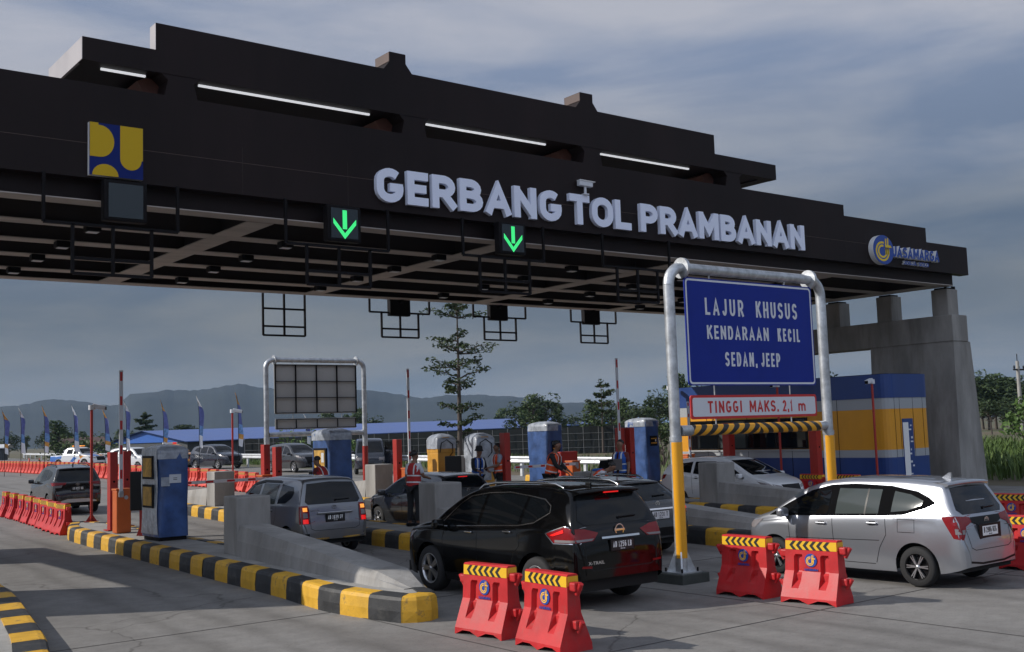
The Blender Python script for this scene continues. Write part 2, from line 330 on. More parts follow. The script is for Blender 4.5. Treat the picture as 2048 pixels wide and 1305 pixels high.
# ------------------------------------------------------------------ ground and the land
def road_material():
    m = mat('road_concrete', (.27, .262, .25), .8, spec=.3); n = m.node_tree.nodes; l = m.node_tree.links; p = n['Principled BSDF']
    t = n.new('ShaderNodeTexCoord')
    def noise(scale, st=(1, 1, 1), det=6, rough=.6):
        mp = n.new('ShaderNodeMapping'); mp.inputs['Scale'].default_value = st; l.new(t.outputs['Object'], mp.inputs[0])
        z = n.new('ShaderNodeTexNoise'); z.inputs['Scale'].default_value = scale; z.inputs['Detail'].default_value = det; z.inputs['Roughness'].default_value = rough
        l.new(mp.outputs[0], z.inputs['Vector']); return z.outputs['Fac']
    def rampf(src, a, b, ca, cb):
        r = n.new('ShaderNodeValToRGB'); l.new(src, r.inputs[0]); r.color_ramp.elements[0].position = a; r.color_ramp.elements[1].position = b
        r.color_ramp.elements[0].color = (*ca, 1); r.color_ramp.elements[1].color = (*cb, 1); return r.outputs[0]
    def mult(a, b):
        x = n.new('ShaderNodeMix'); x.data_type = 'RGBA'; x.blend_type = 'MULTIPLY'; x.inputs['Factor'].default_value = 1
        l.new(a, x.inputs['A']); l.new(b, x.inputs['B']); return x.outputs['Result']
    base = rampf(noise(.35), .3, .7, (.175, .168, .160), (.228, .220, .208))
    c = mult(base, rampf(noise(3.2, det=9, rough=.7), .3, .7, (.80, .80, .80), (1.12, 1.12, 1.12)))
    c = mult(c, rampf(noise(1.1, (1, .2, 1)), .38, .66, (.90, .89, .88), (1.04, 1.04, 1.04)))      # tyre wear along the lanes
    c = mult(c, rampf(noise(26, det=3), .25, .42, (.55, .54, .53), (1, 1, 1)))                         # specks
    c = mult(c, rampf(noise(1.9, (.35, .35, 1), det=10, rough=.75), .27, .36, (.62, .60, .58), (1, 1, 1)))  # oil stains
    sp = n.new('ShaderNodeSeparateXYZ'); l.new(t.outputs['Object'], sp.inputs[0])
    def mth(op, a, b=None):
        q = n.new('ShaderNodeMath'); q.operation = op
        for i_, v in enumerate((a, b)):
            if v is None: continue
            if isinstance(v, (int, float)): q.inputs[i_].default_value = v
            else: l.new(v, q.inputs[i_])
        return q.outputs[0]
    u = mth('SUBTRACT', mth('SUBTRACT', sp.outputs['X'], mth('MULTIPLY', sp.outputs['Y'], .058)), 10.35)   # across the lanes
    wob = mth('MULTIPLY', mth('SUBTRACT', noise(.25), .5), .9)
    ph = mth('ABSOLUTE', mth('SUBTRACT', mth('MULTIPLY', mth('FRACT', mth('DIVIDE', mth('ADD', u, wob), 4.8)), 4.8), 2.4))   # 0 at the lane middle ... 2.4
    trk = mth('SUBTRACT', 1, mth('MINIMUM', 1, mth('MULTIPLY', mth('ABSOLUTE', mth('SUBTRACT', mth('SUBTRACT', 2.4, ph), .75)), 2.6)))
    oil = mth('SUBTRACT', 1, mth('MINIMUM', 1, mth('MULTIPLY', mth('SUBTRACT', 2.4, ph), 3.2)))
    wear = mth('MULTIPLY', mth('MAXIMUM', trk, mth('MULTIPLY', oil, .8)), noise(.9, (1, .25, 1), 8, .7))
    c = mult(c, rampf(wear, .15, .80, (1, 1, 1), (.58, .57, .56)))
    vo = n.new('ShaderNodeTexVoronoi'); vo.feature = 'DISTANCE_TO_EDGE'; vo.inputs['Scale'].default_value = .16
    mpv = n.new('ShaderNodeMapping'); l.new(t.outputs['Object'], mpv.inputs[0])
    wv = n.new('ShaderNodeTexNoise'); wv.inputs['Scale'].default_value = .8; wv.inputs['Detail'].default_value = 8; l.new(t.outputs['Object'], wv.inputs['Vector'])
    av = n.new('ShaderNodeMix'); av.data_type = 'RGBA'; av.blend_type = 'ADD'; av.inputs['Factor'].default_value = 1.6; l.new(t.outputs['Object'], av.inputs['A']); l.new(wv.outputs['Color'], av.inputs['B']); l.new(av.outputs['Result'], vo.inputs['Vector'])
    c = mult(c, rampf(vo.outputs['Distance'], .0004, .0018, (.55, .54, .53), (1, 1, 1)))        # hairline cracks
    l.new(c, p.inputs['Base Color'])
    b = n.new('ShaderNodeBump'); b.inputs['Strength'].default_value = .35; b.inputs['Distance'].default_value = .01
    l.new(noise(55, det=5), b.inputs['Height']); l.new(b.outputs[0], p.inputs['Normal'])
    return m
ROAD = road_material()
EARTH = mat('earth', (.115, .085, .055), .95, col2=(.06, .075, .03), vs_=.035, bump=.4, bs=2)
g = MB()
xs = [-6000, -2500, -900, -300, -120] + list(range(-60, 141, 8)) + [180, 300, 700, 1600, 3500, 6000]
ys = [-6000, -1500, -300, -60] + list(range(-20, 181, 8)) + [240, 400, 900, 2000, 4000, 8000]
g.grid([[(x, y, hgt(x, y) - .09) for x in xs] for y in ys], EARTH)
tag(g.build('ground'), kind='structure')
g = MB()
def road_edge(y):      # the far verge, where the crash barrier stands
    return pchip([(-60, 36.8), (20, 36.8), (40, 33.6), (62, 32.8), (92, 36.8), (140, 42), (210, 52), (400, 80)])(y)
rows = []
for y in list(range(-40, 221, 4)) + [260, 320, 400]:
    xe = road_edge(y) - .25; x0 = -60
    rows.append([(x0 + (xe - x0) * k / 30, y, hgt(x0 + (xe - x0) * k / 30, y)) for k in range(31)])
g.grid(rows, ROAD)
tag(g.build('road'), kind='structure')
# sawn joints in the slab
JNT = mat('joint_filler', (.055, .052, .05), .9)
g = MB()
for y in (4.45, 9.45, 14.5): g.box((14, y, .004), (40, .016, .002), JNT)
for x in (3.3, 7.86, 12.35, 16.9): g.box((x, 4, .0055), (.014, 21, .002), JNT)
g.b2((.8, 16.9, .003), (3.2, 16.92, .006), JNT)
tag(g.build('road_joints'), kind='structure')

# ------------------------------------------------------------------ toll gate
YF = 20.5
gate = thing('toll_gate', 'wide dark brown toll gate with stepped roofline and large white lettering', 'toll gate', (0, 0, 0))
m = MB()
steps = [(-.7, .9, 8.37), (.9, 2.5, 8.85), (2.5, 29.15, 9.19), (29.15, 33.65, 8.85), (33.65, 36.14, 8.37)]
pts = [(-.7, 7.40), (36.14, 7.40)]
for x0, x1, z in reversed(steps): pts += [(x1, z), (x0, z)]
m.prism(pts, YF, YF + .34, GATE, 'y')
m.b2((-.6, YF + .30, 7.02), (35.6, YF + .62, 7.42), GATE)
m.build('fascia', gate, True)
sm = MB()
sm.b2((-.7, YF - .004, 8.045), (30.2, YF + .01, 8.052), GATEB)
for x in (3.0, 9.2, 11.6, 27.4, 29.15, 30.2, 33.6): sm.b2((x, YF - .003, 7.41), (x + .008, YF + .01, 8.36), DECK)
sm.build('panel_seam', gate)
m = MB()
m.b2((-.6, 31.0, 7.02), (35.6, 31.32, 8.3), GATE); m.b2((-.6, YF + .62, 7.52), (35.6, 31.0, 7.7), DECK)
m.b2((-.6, YF + .62, 7.03), (-.3, 31.0, 7.52), GATE); m.b2((35.3, YF + .62, 7.03), (35.6, 31.0, 7.52), GATE)
m.build('roof_deck', gate)
YB = (20.86, 23.12, 25.25, 27.25, 29.42, 31.12)
for i, y in enumerate(YB):
    m = MB(); m.b2((-.28, y - .24, 7.0), (35.28, y + .24, 7.02), FLNG); m.b2((-.28, y - .06, 7.02), (35.28, y + .06, 7.518), DECK); m.build('long_beam', gate)
for x in (3.6, 9.88, 16.2, 22.6, 28.9, 34.9):
    m = MB(); m.b2((x - .29, 21.13, 6.993), (x + .29, 31.0, 7.017), FLNG); m.b2((x - .06, 21.13, 7.02), (x + .06, 31.0, 7.516), DECK); m.build('cross_beam', gate)
# floating upper canopy: a ring of beams on short columns, parapet and stubs above
m = MB()
m.b2((6.07, YF - .003, 9.62), (25.95, YF + .28, 10.06), GATE); m.b2((6.13, YF + 1.95, 9.62), (25.95, YF + 2.19, 10.05), GATE)
m.b2((6.46, YF + .28, 9.66), (25.5, YF + 1.95, 9.72), GATE)
m.b2((25.5, YF + .28, 9.625), (25.95, YF + 1.95, 10.055), GATE)
m.b2((6.12, YF + .28, 9.625), (6.46, YF + 1.95, 10.055), GATE)
m.build('canopy_beam', gate)
LED = mat('led_strip', (.93, .95, 1.0), .4, emit=.62)
for a, b in ((6.5, 7.35), (8.42, 12.35), (13.85, 17.4), (19.2, 22.55)):
    m = MB(); m.b2((a, YF + .285, 9.578), (b, YF + .33, 9.618), LED); m.build('light_strip', gate)
m = MB(); m.b2((6.062, YF, 9.63), (6.115, YF + 2.19, 10.055), GATEE); m.build('canopy_end_sun_face', gate)  # thin pale facing, sunlit look painted on the dark beam end
for x in (7.55, 12.93, 18.3, 23.65):
    m = MB(); m.prism([(x + .06, 9.15), (x + .74, 9.15), (x + .66, 9.5), (x + .8, 9.63), (x, 9.63), (x + .14, 9.5)], YF + .01, YF + .5, GATE, 'y'); m.prism([(x - .02, 9.15), (x + .7, 9.15), (x + .7, 9.655), (x - .10, 9.655), (x - .28, 9.56)], YF + .55, YF + 1.9, RUST, 'y'); m.build('canopy_column', gate, True)
m = MB(); m.b2((7.45, YF, 10.06), (23.32, YF + .30, 10.60), GATE); m.build('parapet', gate)
m = MB(); m.b2((7.445, YF + .004, 10.064), (7.5, YF + .31, 10.596), GATEE); m.build('parapet_end_sun_face', gate)  # same painted sunlight on the parapet's end
for x in (12.72, 18.35):
    m = MB(); m.prism([(x - .16, 10.6), (x + .58, 10.6), (x + .42, 10.8), (x + .42, 11.02), (x, 11.02), (x, 10.8)], YF, YF + .62, GATE, 'y')
    m.b2((x - .012, YF + .01, 10.8), (x + .0, YF + .6, 11.01), GATEB); m.build('parapet_stub', gate, True)  # stub's sun-facing side painted a lighter brown than its cladding
# lettering
def letters(body, x0, x1, z0, z1, M, dep, bold, y=YF, name='lettering', side=None, sp=1.0, shear=0):
    q = MB(); T = face_m((0, y, 0), (1, 0, 0))
    q.word(body, M, T, x0, x1, z0, z1, bold, dep, sp, shear); return q.build(name, gate, True)
letters('GERBANG', 12.25, 17.50, 7.57, 8.33, LETW, .11, .185, sp=.14)
letters('TOL', 17.77, 19.86, 7.57, 8.33, LETW, .11, .185, sp=.10)
letters('PRAMBANAN', 20.2, 26.98, 7.575, 8.32, LETW, .11, .185, sp=.12)
# ministry emblem
m = MB(); m.b2((6.17, YF - .10, 7.44), (7.16, YF - .002, 8.43), WHITE); pl = m.build('emblem_panel', gate)
EMB = mat('emblem_blue', (.006, .018, .14), .5, spec=.15); EMY = mat('emblem_yellow', (.55, .36, .012), .5, spec=.2)
m = MB(); m.b2((6.17, YF - .106, 7.44), (7.16, YF - .1005, 8.43), EMB)
def arcp(cx, cz, rx, rz_, a0, a1, n=14): return [(cx + rx * math.cos(R(a0 + (a1 - a0) * i / n)), cz + rz_ * math.sin(R(a0 + (a1 - a0) * i / n))) for i in range(n + 1)]
m.prism([(6.175, 7.79), (6.36, 7.79)] + arcp(6.36, 8.09, .26, .30, -90, 90)[1:] + [(6.33, 8.39), (6.33, 8.428), (6.175, 8.428)], YF - .112, YF - .107, EMY, 'y')
m.prism([(6.22, 7.445)] + [(6.70, 7.445)] + arcp(6.46, 7.445, .24, .22, 0, 180)[1:-1], YF - .112, YF - .107, EMY, 'y')
m.prism([(6.73, 8.428), (6.73, 7.80)] + arcp(6.93, 7.80, .20, .20, 180, 360)[1:] + [(7.155, 7.80), (7.155, 8.428)], YF - .112, YF - .107, EMY, 'y')
m.build('emblem_face', pl, True)
# operator's roundel and name
def roundel(m_, M, r, d0, blue, gold, n=32):
    m_.prism([(r * math.cos(2 * math.pi * i / n), r * math.sin(2 * math.pi * i / n)) for i in range(n)], 0, d0, blue, 'z', M)
    for ro, ri in ((.68, .54), (.46, .32)):
        ring = []
        for k in range(26):
            a = R(75 + 330 * k / 25); ring.append(((r * ro * math.cos(a) - r * .12, r * ro * math.sin(a) - r * .12), (r * ri * math.cos(a) - r * .12, r * ri * math.sin(a) - r * .12)))
        rows_ = [[(a[0], a[1], d0 + .003), (b[0], b[1], d0 + .003)] for a, b in ring]
        m_.grid(rows_, gold, False, M=M)
    for k in (0, 1):
        x = r * (.34 - .21 * k)
        m_.add([(x, -r * .3, d0 + .003), (x + r * .13, -r * .3, d0 + .003), (x + r * .17, r * (.80 - .06 * k), d0 + .003), (x + r * .05, r * (.86 - .06 * k), d0 + .003)], [(0, 1, 2, 3)], gold, M)
    m_.add([(r * .25, r * .18, d0 + .0032), (r * .80, r * .18, d0 + .0032), (r * .72, r * .34, d0 + .0032), (r * .25, r * .34, d0 + .0032)], [(0, 1, 2, 3)], gold, M)
m = MB(); m.prism([(.56 * math.cos(2 * math.pi * i / 36), .47 * math.sin(2 * math.pi * i / 36)) for i in range(36)], 0, .17, WHITE, 'z', face_m((30.88, YF, 7.88), (1, 0, 0)))
rd = m.build('roundel', gate, True)
m = MB(); roundel(m, face_m((30.88, YF - .171, 7.88), (1, 0, 0)) @ Matrix.Diagonal((1.17, 1, 1, 1)), .47, .012, LOGB, LOGY); m.build('roundel_face', rd, True)
letters('JASAMARGA', 31.42, 34.1, 7.70, 8.05, WHITE, .14, .075, sp=.12, shear=.1)
letters('JASAMARGA', 31.42, 34.1, 7.70, 8.05, LOGB, .012, .07, y=YF - .1415, sp=.12, shear=.1)
for wd_, a_, b_ in (('JOGJA', 32.1, 32.83), ('SOLO', 32.98, 33.55)): letters(wd_, a_, b_, 7.50, 7.63, WHITE, .08, .03, sp=.25); letters(wd_, a_, b_, 7.50, 7.63, LOGB, .01, .026, y=YF - .0815, sp=.25)

# ------------------------------------------------------------------ gate piers
def pier(x0, label, blocks=((20.75, 24.05), (27.9, 31.2))):
    t = thing('gate_pier', label, 'pier', (x0, 0, 0), group='concrete piers carrying the toll gate')
    for ya, yb in blocks:
        m = MB(); a = .62 if ya < 22 else .0
        m.add([(-.14, ya - .05, 0), (1.56, ya - .05, 0), (1.56, yb, 0), (-.14, yb, 0), (.06, ya, 5.1), (1.12, ya, 5.1), (1.12, yb, 5.1), (.06, yb, 5.1)],
              [(0, 1, 2, 3), (4, 5, 6, 7), (0, 1, 5, 4), (1, 2, 6, 5), (2, 3, 7, 6), (3, 0, 4, 7)], CONCD); m.build('pier_block', t, True)
    m = MB(); m.b2((.02, 20.72, 5.1), (.98, 31.23, 6.02), CONCD, .03); m.build('pier_beam', t)
    for y in (21.2, 23.42, 25.65, 27.9, 30.5):
        m = MB(); m.box((.44, y, 6.47), (.66, .62, .94), CONCD, .03); m.box((.44, y, 6.965), (.5, .46, .07), DARK); m.build('stub_column', t)
    return t
pier(35.25, 'raw concrete gate pier with stub columns beside the blue and yellow booth')
pier(-.05, 'raw concrete gate pier at the outer kerb, opposite the control booth', ((20.75, 23.7), (30.3, 33.9)))
m = MB(); m.tube([(35.95, YF + .5, 7.05), (35.97, YF + .55, 6.05)], .07, DARK, 8)
tag(m.build('drain_pipe'), 'black drain pipe running down beside the front stub column', 'drain pipe')

# ------------------------------------------------------------------ fittings hung from the gate
lamp = thing('downlight', 'small dark box downlight under the toll gate roof, one of a regular grid', 'downlight', (0, 0, 0), group='downlights under the gate roof')
m = MB(); m.box((0, 0, -.07), (.30, .26, .14), DARK, .02); m.build('housing', lamp)
m = MB(); m.box((0, 0, -.145), (.22, .18, .012), WHITE2); m.build('lens', lamp)
k = 0
for x in (7.0, 11.32, 15.54, 19.95, 24.3, 28.7):
    for y in YB[1:5]:
        yy = y - .2
        if k == 0: lamp.location = (x, yy, 6.99)
        else: copy_tree(lamp, loc=(x, yy, 6.99))
        k += 1
GRN = mat('led_green', (.05, .85, .22), .4, emit=.75)
LBOX = mat('signal_glass', (.018, .028, .034), .2)
def signal(x, z, label, arrow, y=YF - .22, face=-1):
    t = thing('lane_signal', label, 'lane signal', (x, y, z), 0 if face < 0 else math.pi, 'lane signals hung along the gate')
    m = MB(); m.box((0, .1, 0), (.80, .2, .76), DARK, .03); m.box((0, .22, .1), (.1, .24, .1), DARK); m.build('housing', t)
    m = MB(); m.box((0, -.006, .0), (.64, .012, .64), LBOX, .005); m.build('screen', t)
    if arrow:
        m = MB(); M = face_m((0, -.0135, 0), (1, 0, 0))
        m.prism([(-.05, .28), (.05, .28), (.05, -.12), (-.05, -.12)], 0, .004, GRN, 'z', M)
        m.prism([(-.27, .10), (-.27, -.01), (0, -.33), (.27, -.01), (.27, .10), (0, -.21)], 0, .004, GRN, 'z', M)
        m.build('arrow', t, True)
    return t
signal(6.80, 6.98, 'unlit square lane signal below the blue and yellow emblem', False)
signal(11.38, 6.97, 'lane signal with lit green arrow, left of the big lettering', True)
signal(15.86, 7.02, 'lane signal with lit green arrow under the first word of the lettering', True)
for x, l in ((19.62, 'dark back of a lane signal hanging above the two yellow machines'), (23.75, 'dark back of a lane signal hanging beside the layered tree top'), (28.2, 'dark back of a lane signal nearest the blue lane sign')):
    signal(x, 6.84, l, False, 31.5, 1)
def hang_frame(x, w_up, w_lo, y, zt, zm, zb, label, grid=False):
    t = thing('hanging_frame', label, 'steel frame', (x, y, 0), 0, 'steel frames hung from the gate')
    s = .028
    if w_up:
        m = MB()
        for a in (-w_up / 2, w_up / 2): m.b2((a - s, -s, zm), (a + s, s, zt), DARK)
        m.b2((-w_up / 2, -s, zm - s), (w_up / 2, s, zm + s), DARK); m.build('upper_frame', t)
    m = MB()
    for a in (-w_lo / 2, 0, w_lo / 2): m.b2((a - s, -s, zb), (a + s, s, zm if w_up else zt), DARK)
    for z in ([zb, zb + .28] if w_up else [zb, zb + .28, zb + .83]): m.b2((-w_lo / 2, -s * .9, z - s), (w_lo / 2, s * .9, z + s), DARK)
    m.build('lower_frame', t)
Yh = YF - .1
hang_frame(6.60, 2.45, 1.44, Yh, 7.4, 6.50, 5.60, 'front hanging frame behind the unlit lane signal')
hang_frame(11.30, 2.43, 1.50, Yh, 7.4, 6.48, 5.66, 'front hanging frame behind the first green arrow')
hang_frame(15.69, 2.38, 1.46, Yh, 7.4, 6.55, 5.74, 'front hanging frame behind the second green arrow')
hang_frame(20.0, 2.38, 1.44, Yh, 7.4, 6.58, 5.72, 'front hanging frame with no signal, beside the tall sign post')
hang_frame(15.43, 0, 1.42, 31.4, 7.0, 6.5, 5.70, 'plain rear hanging frame of six openings, alone against the sky')
hang_frame(19.66, 2.34, 1.44, 31.4, 7.0, 6.57, 5.75, 'rear hanging frame left of the layered tree')
hang_frame(23.85, 2.34, 1.42, 31.4, 7.0, 6.57, 5.76, 'rear hanging frame right of the layered tree')
hang_frame(28.35, 2.30, 1.38, 31.4, 7.0, 6.54, 5.76, 'rear hanging frame nearest the tall blue sign')

def cctv(name, label, loc, rz, tilt=0, arm='post'):
    t = thing(name, label, 'camera', loc, rz)
    m = MB(); M = Matrix.Translation((0, 0, .26)) @ Matrix.Rotation(R(tilt + 4), 4, 'Y')
    m.box((0, 0, 0), (.40, .14, .13), WHITE2, .02, M); m.box((.03, 0, .075), (.46, .17, .02), WHITE, .006, M); m.build('body', t)
    m = MB(); m.box((.205, 0, 0), (.02, .10, .10), DARK, .005, M); m.build('lens', t)
    m = MB(); m.tube([(0, 0, -.02), (0, 0, .20)], .035, WHITE2, 8); m.box((0, 0, 0), (.16, .12, .03), WHITE2, .005); m.build('bracket', t)
    return t
cctv('surveillance_camera', 'white surveillance camera standing on the letter T of the gate sign', (18.28, YF - .13, 8.345), R(-8))

# ------------------------------------------------------------------ toll islands
SKEW = .058
ISL = {}
def cx_of(i, y):      # centre line of island i
    return 8.68 + .058 * (y - 16) + (i - 1) * (4.8 + .012 * (y - 16)) - .2 * max(0, 1 - (y - 13) / 3.5)
def island(i, y0, y1, label, w0=.74):
    t = thing('toll_island', label, 'toll island', (0, 0, 0), 0, 'kerbed islands between the toll lanes')
    outl = []
    def hw(y):
        a = min(1, max(0, (y - y0) / 2.2)); b = min(1, max(0, (y1 - y) / 2.4)); return (.32 + (w0 - .32) * math.sin(a * math.pi / 2)) * (.35 + .65 * math.sin(b * math.pi / 2))
    ysl = [y0 + .0] + [y0 + .35 * k for k in range(1, 8)] + [y0 + 2.8 + (y1 - y0 - 2.8) * k / 26 for k in range(27)]
    L = [(cx_of(i, y) - hw(y), y) for y in ysl]; Rr = [(cx_of(i, y) + hw(y), y) for y in ysl]
    nose = [(cx_of(i, y0) - .24, y0 - .10), (cx_of(i, y0) - .10, y0 - .17), (cx_of(i, y0) + .10, y0 - .17), (cx_of(i, y0) + .24, y0 - .10)]
    ring = L[::-1] + nose + Rr      # from far left, round the nose, to far right
    ring = ring + [(cx_of(i, y1), y1 + .12)]
    n = len(ring); P = [Vector((a, b, 0)) for a, b in ring]
    # resample to even blocks
    S = [0]
    for k in range(n): S.append(S[-1] + (P[(k + 1) % n] - P[k]).length)
    tot = S[-1]; nb = int(round(tot / .67)); nb += nb % 2; sub = 3
    def at(s):
        s %= tot; k = max(j for j in range(n) if S[j] <= s); return P[k].lerp(P[(k + 1) % n], (s - S[k]) / max(1e-6, S[k + 1] - S[k]))
    Q = [at(tot * j / (nb * sub)) for j in range(nb * sub)]; nq = len(Q)
    Nn = []
    for j in range(nq):
        d = (Q[(j + 1) % nq] - Q[j - 1]); Nn.append(Vector((d.y, -d.x, 0)).normalized())
    cen = Vector((cx_of(i, (y0 + y1) / 2), (y0 + y1) / 2, 0))
    sg = 1 if sum((Q[j] - cen).dot(Nn[j]) for j in range(nq)) > 0 else -1
    prof = [(0, -.02), (.012, .15), (-.003, .29), (-.025, .335), (-.07, .352), (-.27, .355), (-.27, .28)]
    m = MB(); rg = random.Random(i)
    for b in range(nb):
        mt = YEL if b % 2 == 0 else BLK
        jit = rg.uniform(-.006, .006)
        rows = []
        for c in range(sub + 1):
            j = (b * sub + c) % nq; p = Q[j]; no = Nn[j] * sg; ins = -.012 if c in (0, sub) else 0
            rows.append([(p.x + no.x * (o + ins * (0 < q_ < 5) + jit), p.y + no.y * (o + ins * (0 < q_ < 5) + jit), z + (hgt(p.x, p.y)) + (ins * .6 if q_ in (3, 4) else 0)) for q_, (o, z) in enumerate(prof)])
        m.grid(rows, mt, False)
    m.build('kerb', t, True)
    m = MB(); top = [(Q[j].x - Nn[j].x * sg * .25, Q[j].y - Nn[j].y * sg * .25, .338 + hgt(Q[j].x, Q[j].y)) for j in range(nq)]
    m.add(top, [list(range(nq))], CONC); m.build('paving', t, True)
    ISL[i] = t
    return t
island(1, 12.95, 32.7, 'striped kerb island with the white paper notice booth, in front of the red barrier row')
island(2, 14.0, 39.6, 'striped kerb island between the silver rear lit minivan and the dark hatchback')
island(3, 13.6, 36.0, 'striped kerb island carrying the two yellow machines')
island(4, 14.6, 40.0, 'striped kerb island under the ramped block beside the white car')
island(5, 16.5, 38.0, 'striped kerb island in front of the blue and yellow control booth')
# the inner kerb at the photographer's side
t = tag(thing('pavement_kerb', 'curved striped kerb edging the plain concrete pavement, flat yellow and black blocks', 'kerb'), None)
ko = [(3.05, 9.8), (3.36, 11.8), (3.56, 13.03), (3.86, 14.4), (4.10, 15.8), (4.35, 17.3), (4.54, 18.47), (4.72, 20.0), (4.86, 21.8), (4.95, 24), (5.0, 30)]
fo = pchip([(b, a) for a, b in ko])
m = MB(); y = 9.8; k = 0
while y < 30:
    y2 = y + (.72); pr = [(0, -.02), (0, .19), (-.03, .225), (-.09, .235), (-.40, .235), (-.40, .2)]
    m.grid([[(fo(yy) + o, yy, z) for o, z in pr] for yy in (y, (y + y2) / 2, y2 - .012)], BLK if k % 2 else YEL, False); y = y2; k += 1
m.build('kerb_stone', t, True)
m = MB(); yy = [9.8 + .7 * k for k in range(30)]
m.grid([[(-6, y, .22), (fo(y) - .385, y, .22)] for y in yy], CONC, False); m.build('paving', t)

def attenuator(i, y, label, flip=1, group='concrete crash blocks at the island ends'):
    x = cx_of(i, y) + (.2 if i == 1 else 0)
    t = thing('crash_block', label, 'crash block', (x, y, .34 + hgt(x, y)), -.080 if flip > 0 else math.pi - SKEW, group)
    m = MB()
    # block at the back, ramp descending towards -y with a splayed foot
    m.box((0, .36, .54), (.68, .76, 1.12), CONCD, .035)
    W = lambda z: .34 - .11 * z
    secs = [(-.01, .58), (-1.2, .50), (-3.4, .37), (-5.0, .26), (-5.8, .215), (-6.45, .0)]
    rows = []
    for yy, h in secs:
        k = 1 if yy > -5.3 else .9
        if h < .02: rows.append([(-.20, yy, -.01), (-.15, yy, .005), (-.05, yy, .01), (.05, yy, .01), (.15, yy, .005), (.20, yy, -.01)])
        else: rows.append([(-.36 * k, yy, -.01), (-.335 * k, yy, h * .5), (-.27 * k, yy, h - .012), (.27 * k, yy, h - .012), (.335 * k, yy, h * .5), (.36 * k, yy, -.01)])
    m.grid(rows, CONCD, False); m.build('ramped_block', t, True)
    return t
attenuator(1, 19.95, 'grey concrete crash block with long ramp ending at the yellow kerb nose')
attenuator(2, 20.2, 'grey concrete crash block half hiding the dark hatchback')
attenuator(3, 20.6, 'concrete crash block used as a table for the open laptop')
attenuator(4, 20.9, 'concrete crash block in front of the white car, ramp running towards the silver minivan')
attenuator(2, 35.3, 'sunlit concrete crash block ramping away, behind the blue booth with the paper notice', -1)
attenuator(3, 33.4, 'low sunlit crash block at the rear end of the yellow machine island', -1)
attenuator(4, 36.0, 'pale crash block behind the lowered boom and the orange vested worker', -1)
attenuator(0, 19.5, 'concrete crash block on the pavement side of the first lane').location = (2.55, 19.9, .23)

# ------------------------------------------------------------------ sign portals
def stripes_material():
    m_ = mat('hazard_stripes', (.75, .35, .01), .45); n = m_.node_tree.nodes; l = m_.node_tree.links
    t = n.new('ShaderNodeTexCoord'); s_ = n.new('ShaderNodeSeparateXYZ'); l.new(t.outputs['Object'], s_.inputs[0])
    def math_(op, a, b):
        q = n.new('ShaderNodeMath'); q.operation = op
        for i_, v in enumerate((a, b)):
            if isinstance(v, (int, float)): q.inputs[i_].default_value = v
            elif v is not None: l.new(v, q.inputs[i_])
        return q.outputs[0]
    sg = math_('SIGN', s_.outputs['X'], None); v = math_('ADD', s_.outputs['X'], math_('MULTIPLY', math_('MULTIPLY', s_.outputs['Z'], sg), 1.1))
    f = math_('GREATER_THAN', math_('FRACT', math_('MULTIPLY', v, 3.7), None), .5)
    r = n.new('ShaderNodeMix'); r.data_type = 'RGBA'; r.inputs['A'].default_value = (.75, .35, .01, 1); r.inputs['B'].default_value = (.012, .012, .012, 1)
    l.new(f, r.inputs['Factor']); l.new(r.outputs['Result'], n['Principled BSDF'].inputs['Base Color']); return m_
STRP = stripes_material()
SBACK = mat('sign_back', (.40, .40, .39), .6, var=.06, vs_=1)
def rrect(w_, h_, r, n=5):
    p = []
    for cx, cy, a in ((w_ / 2 - r, h_ / 2 - r, 0), (-w_ / 2 + r, h_ / 2 - r, 90), (-w_ / 2 + r, -h_ / 2 + r, 180), (w_ / 2 - r, -h_ / 2 + r, 270)):
        p += [(cx + r * math.cos(R(a + 90 * k / n)), cy + r * math.sin(R(a + 90 * k / n))) for k in range(n + 1)]
    return p
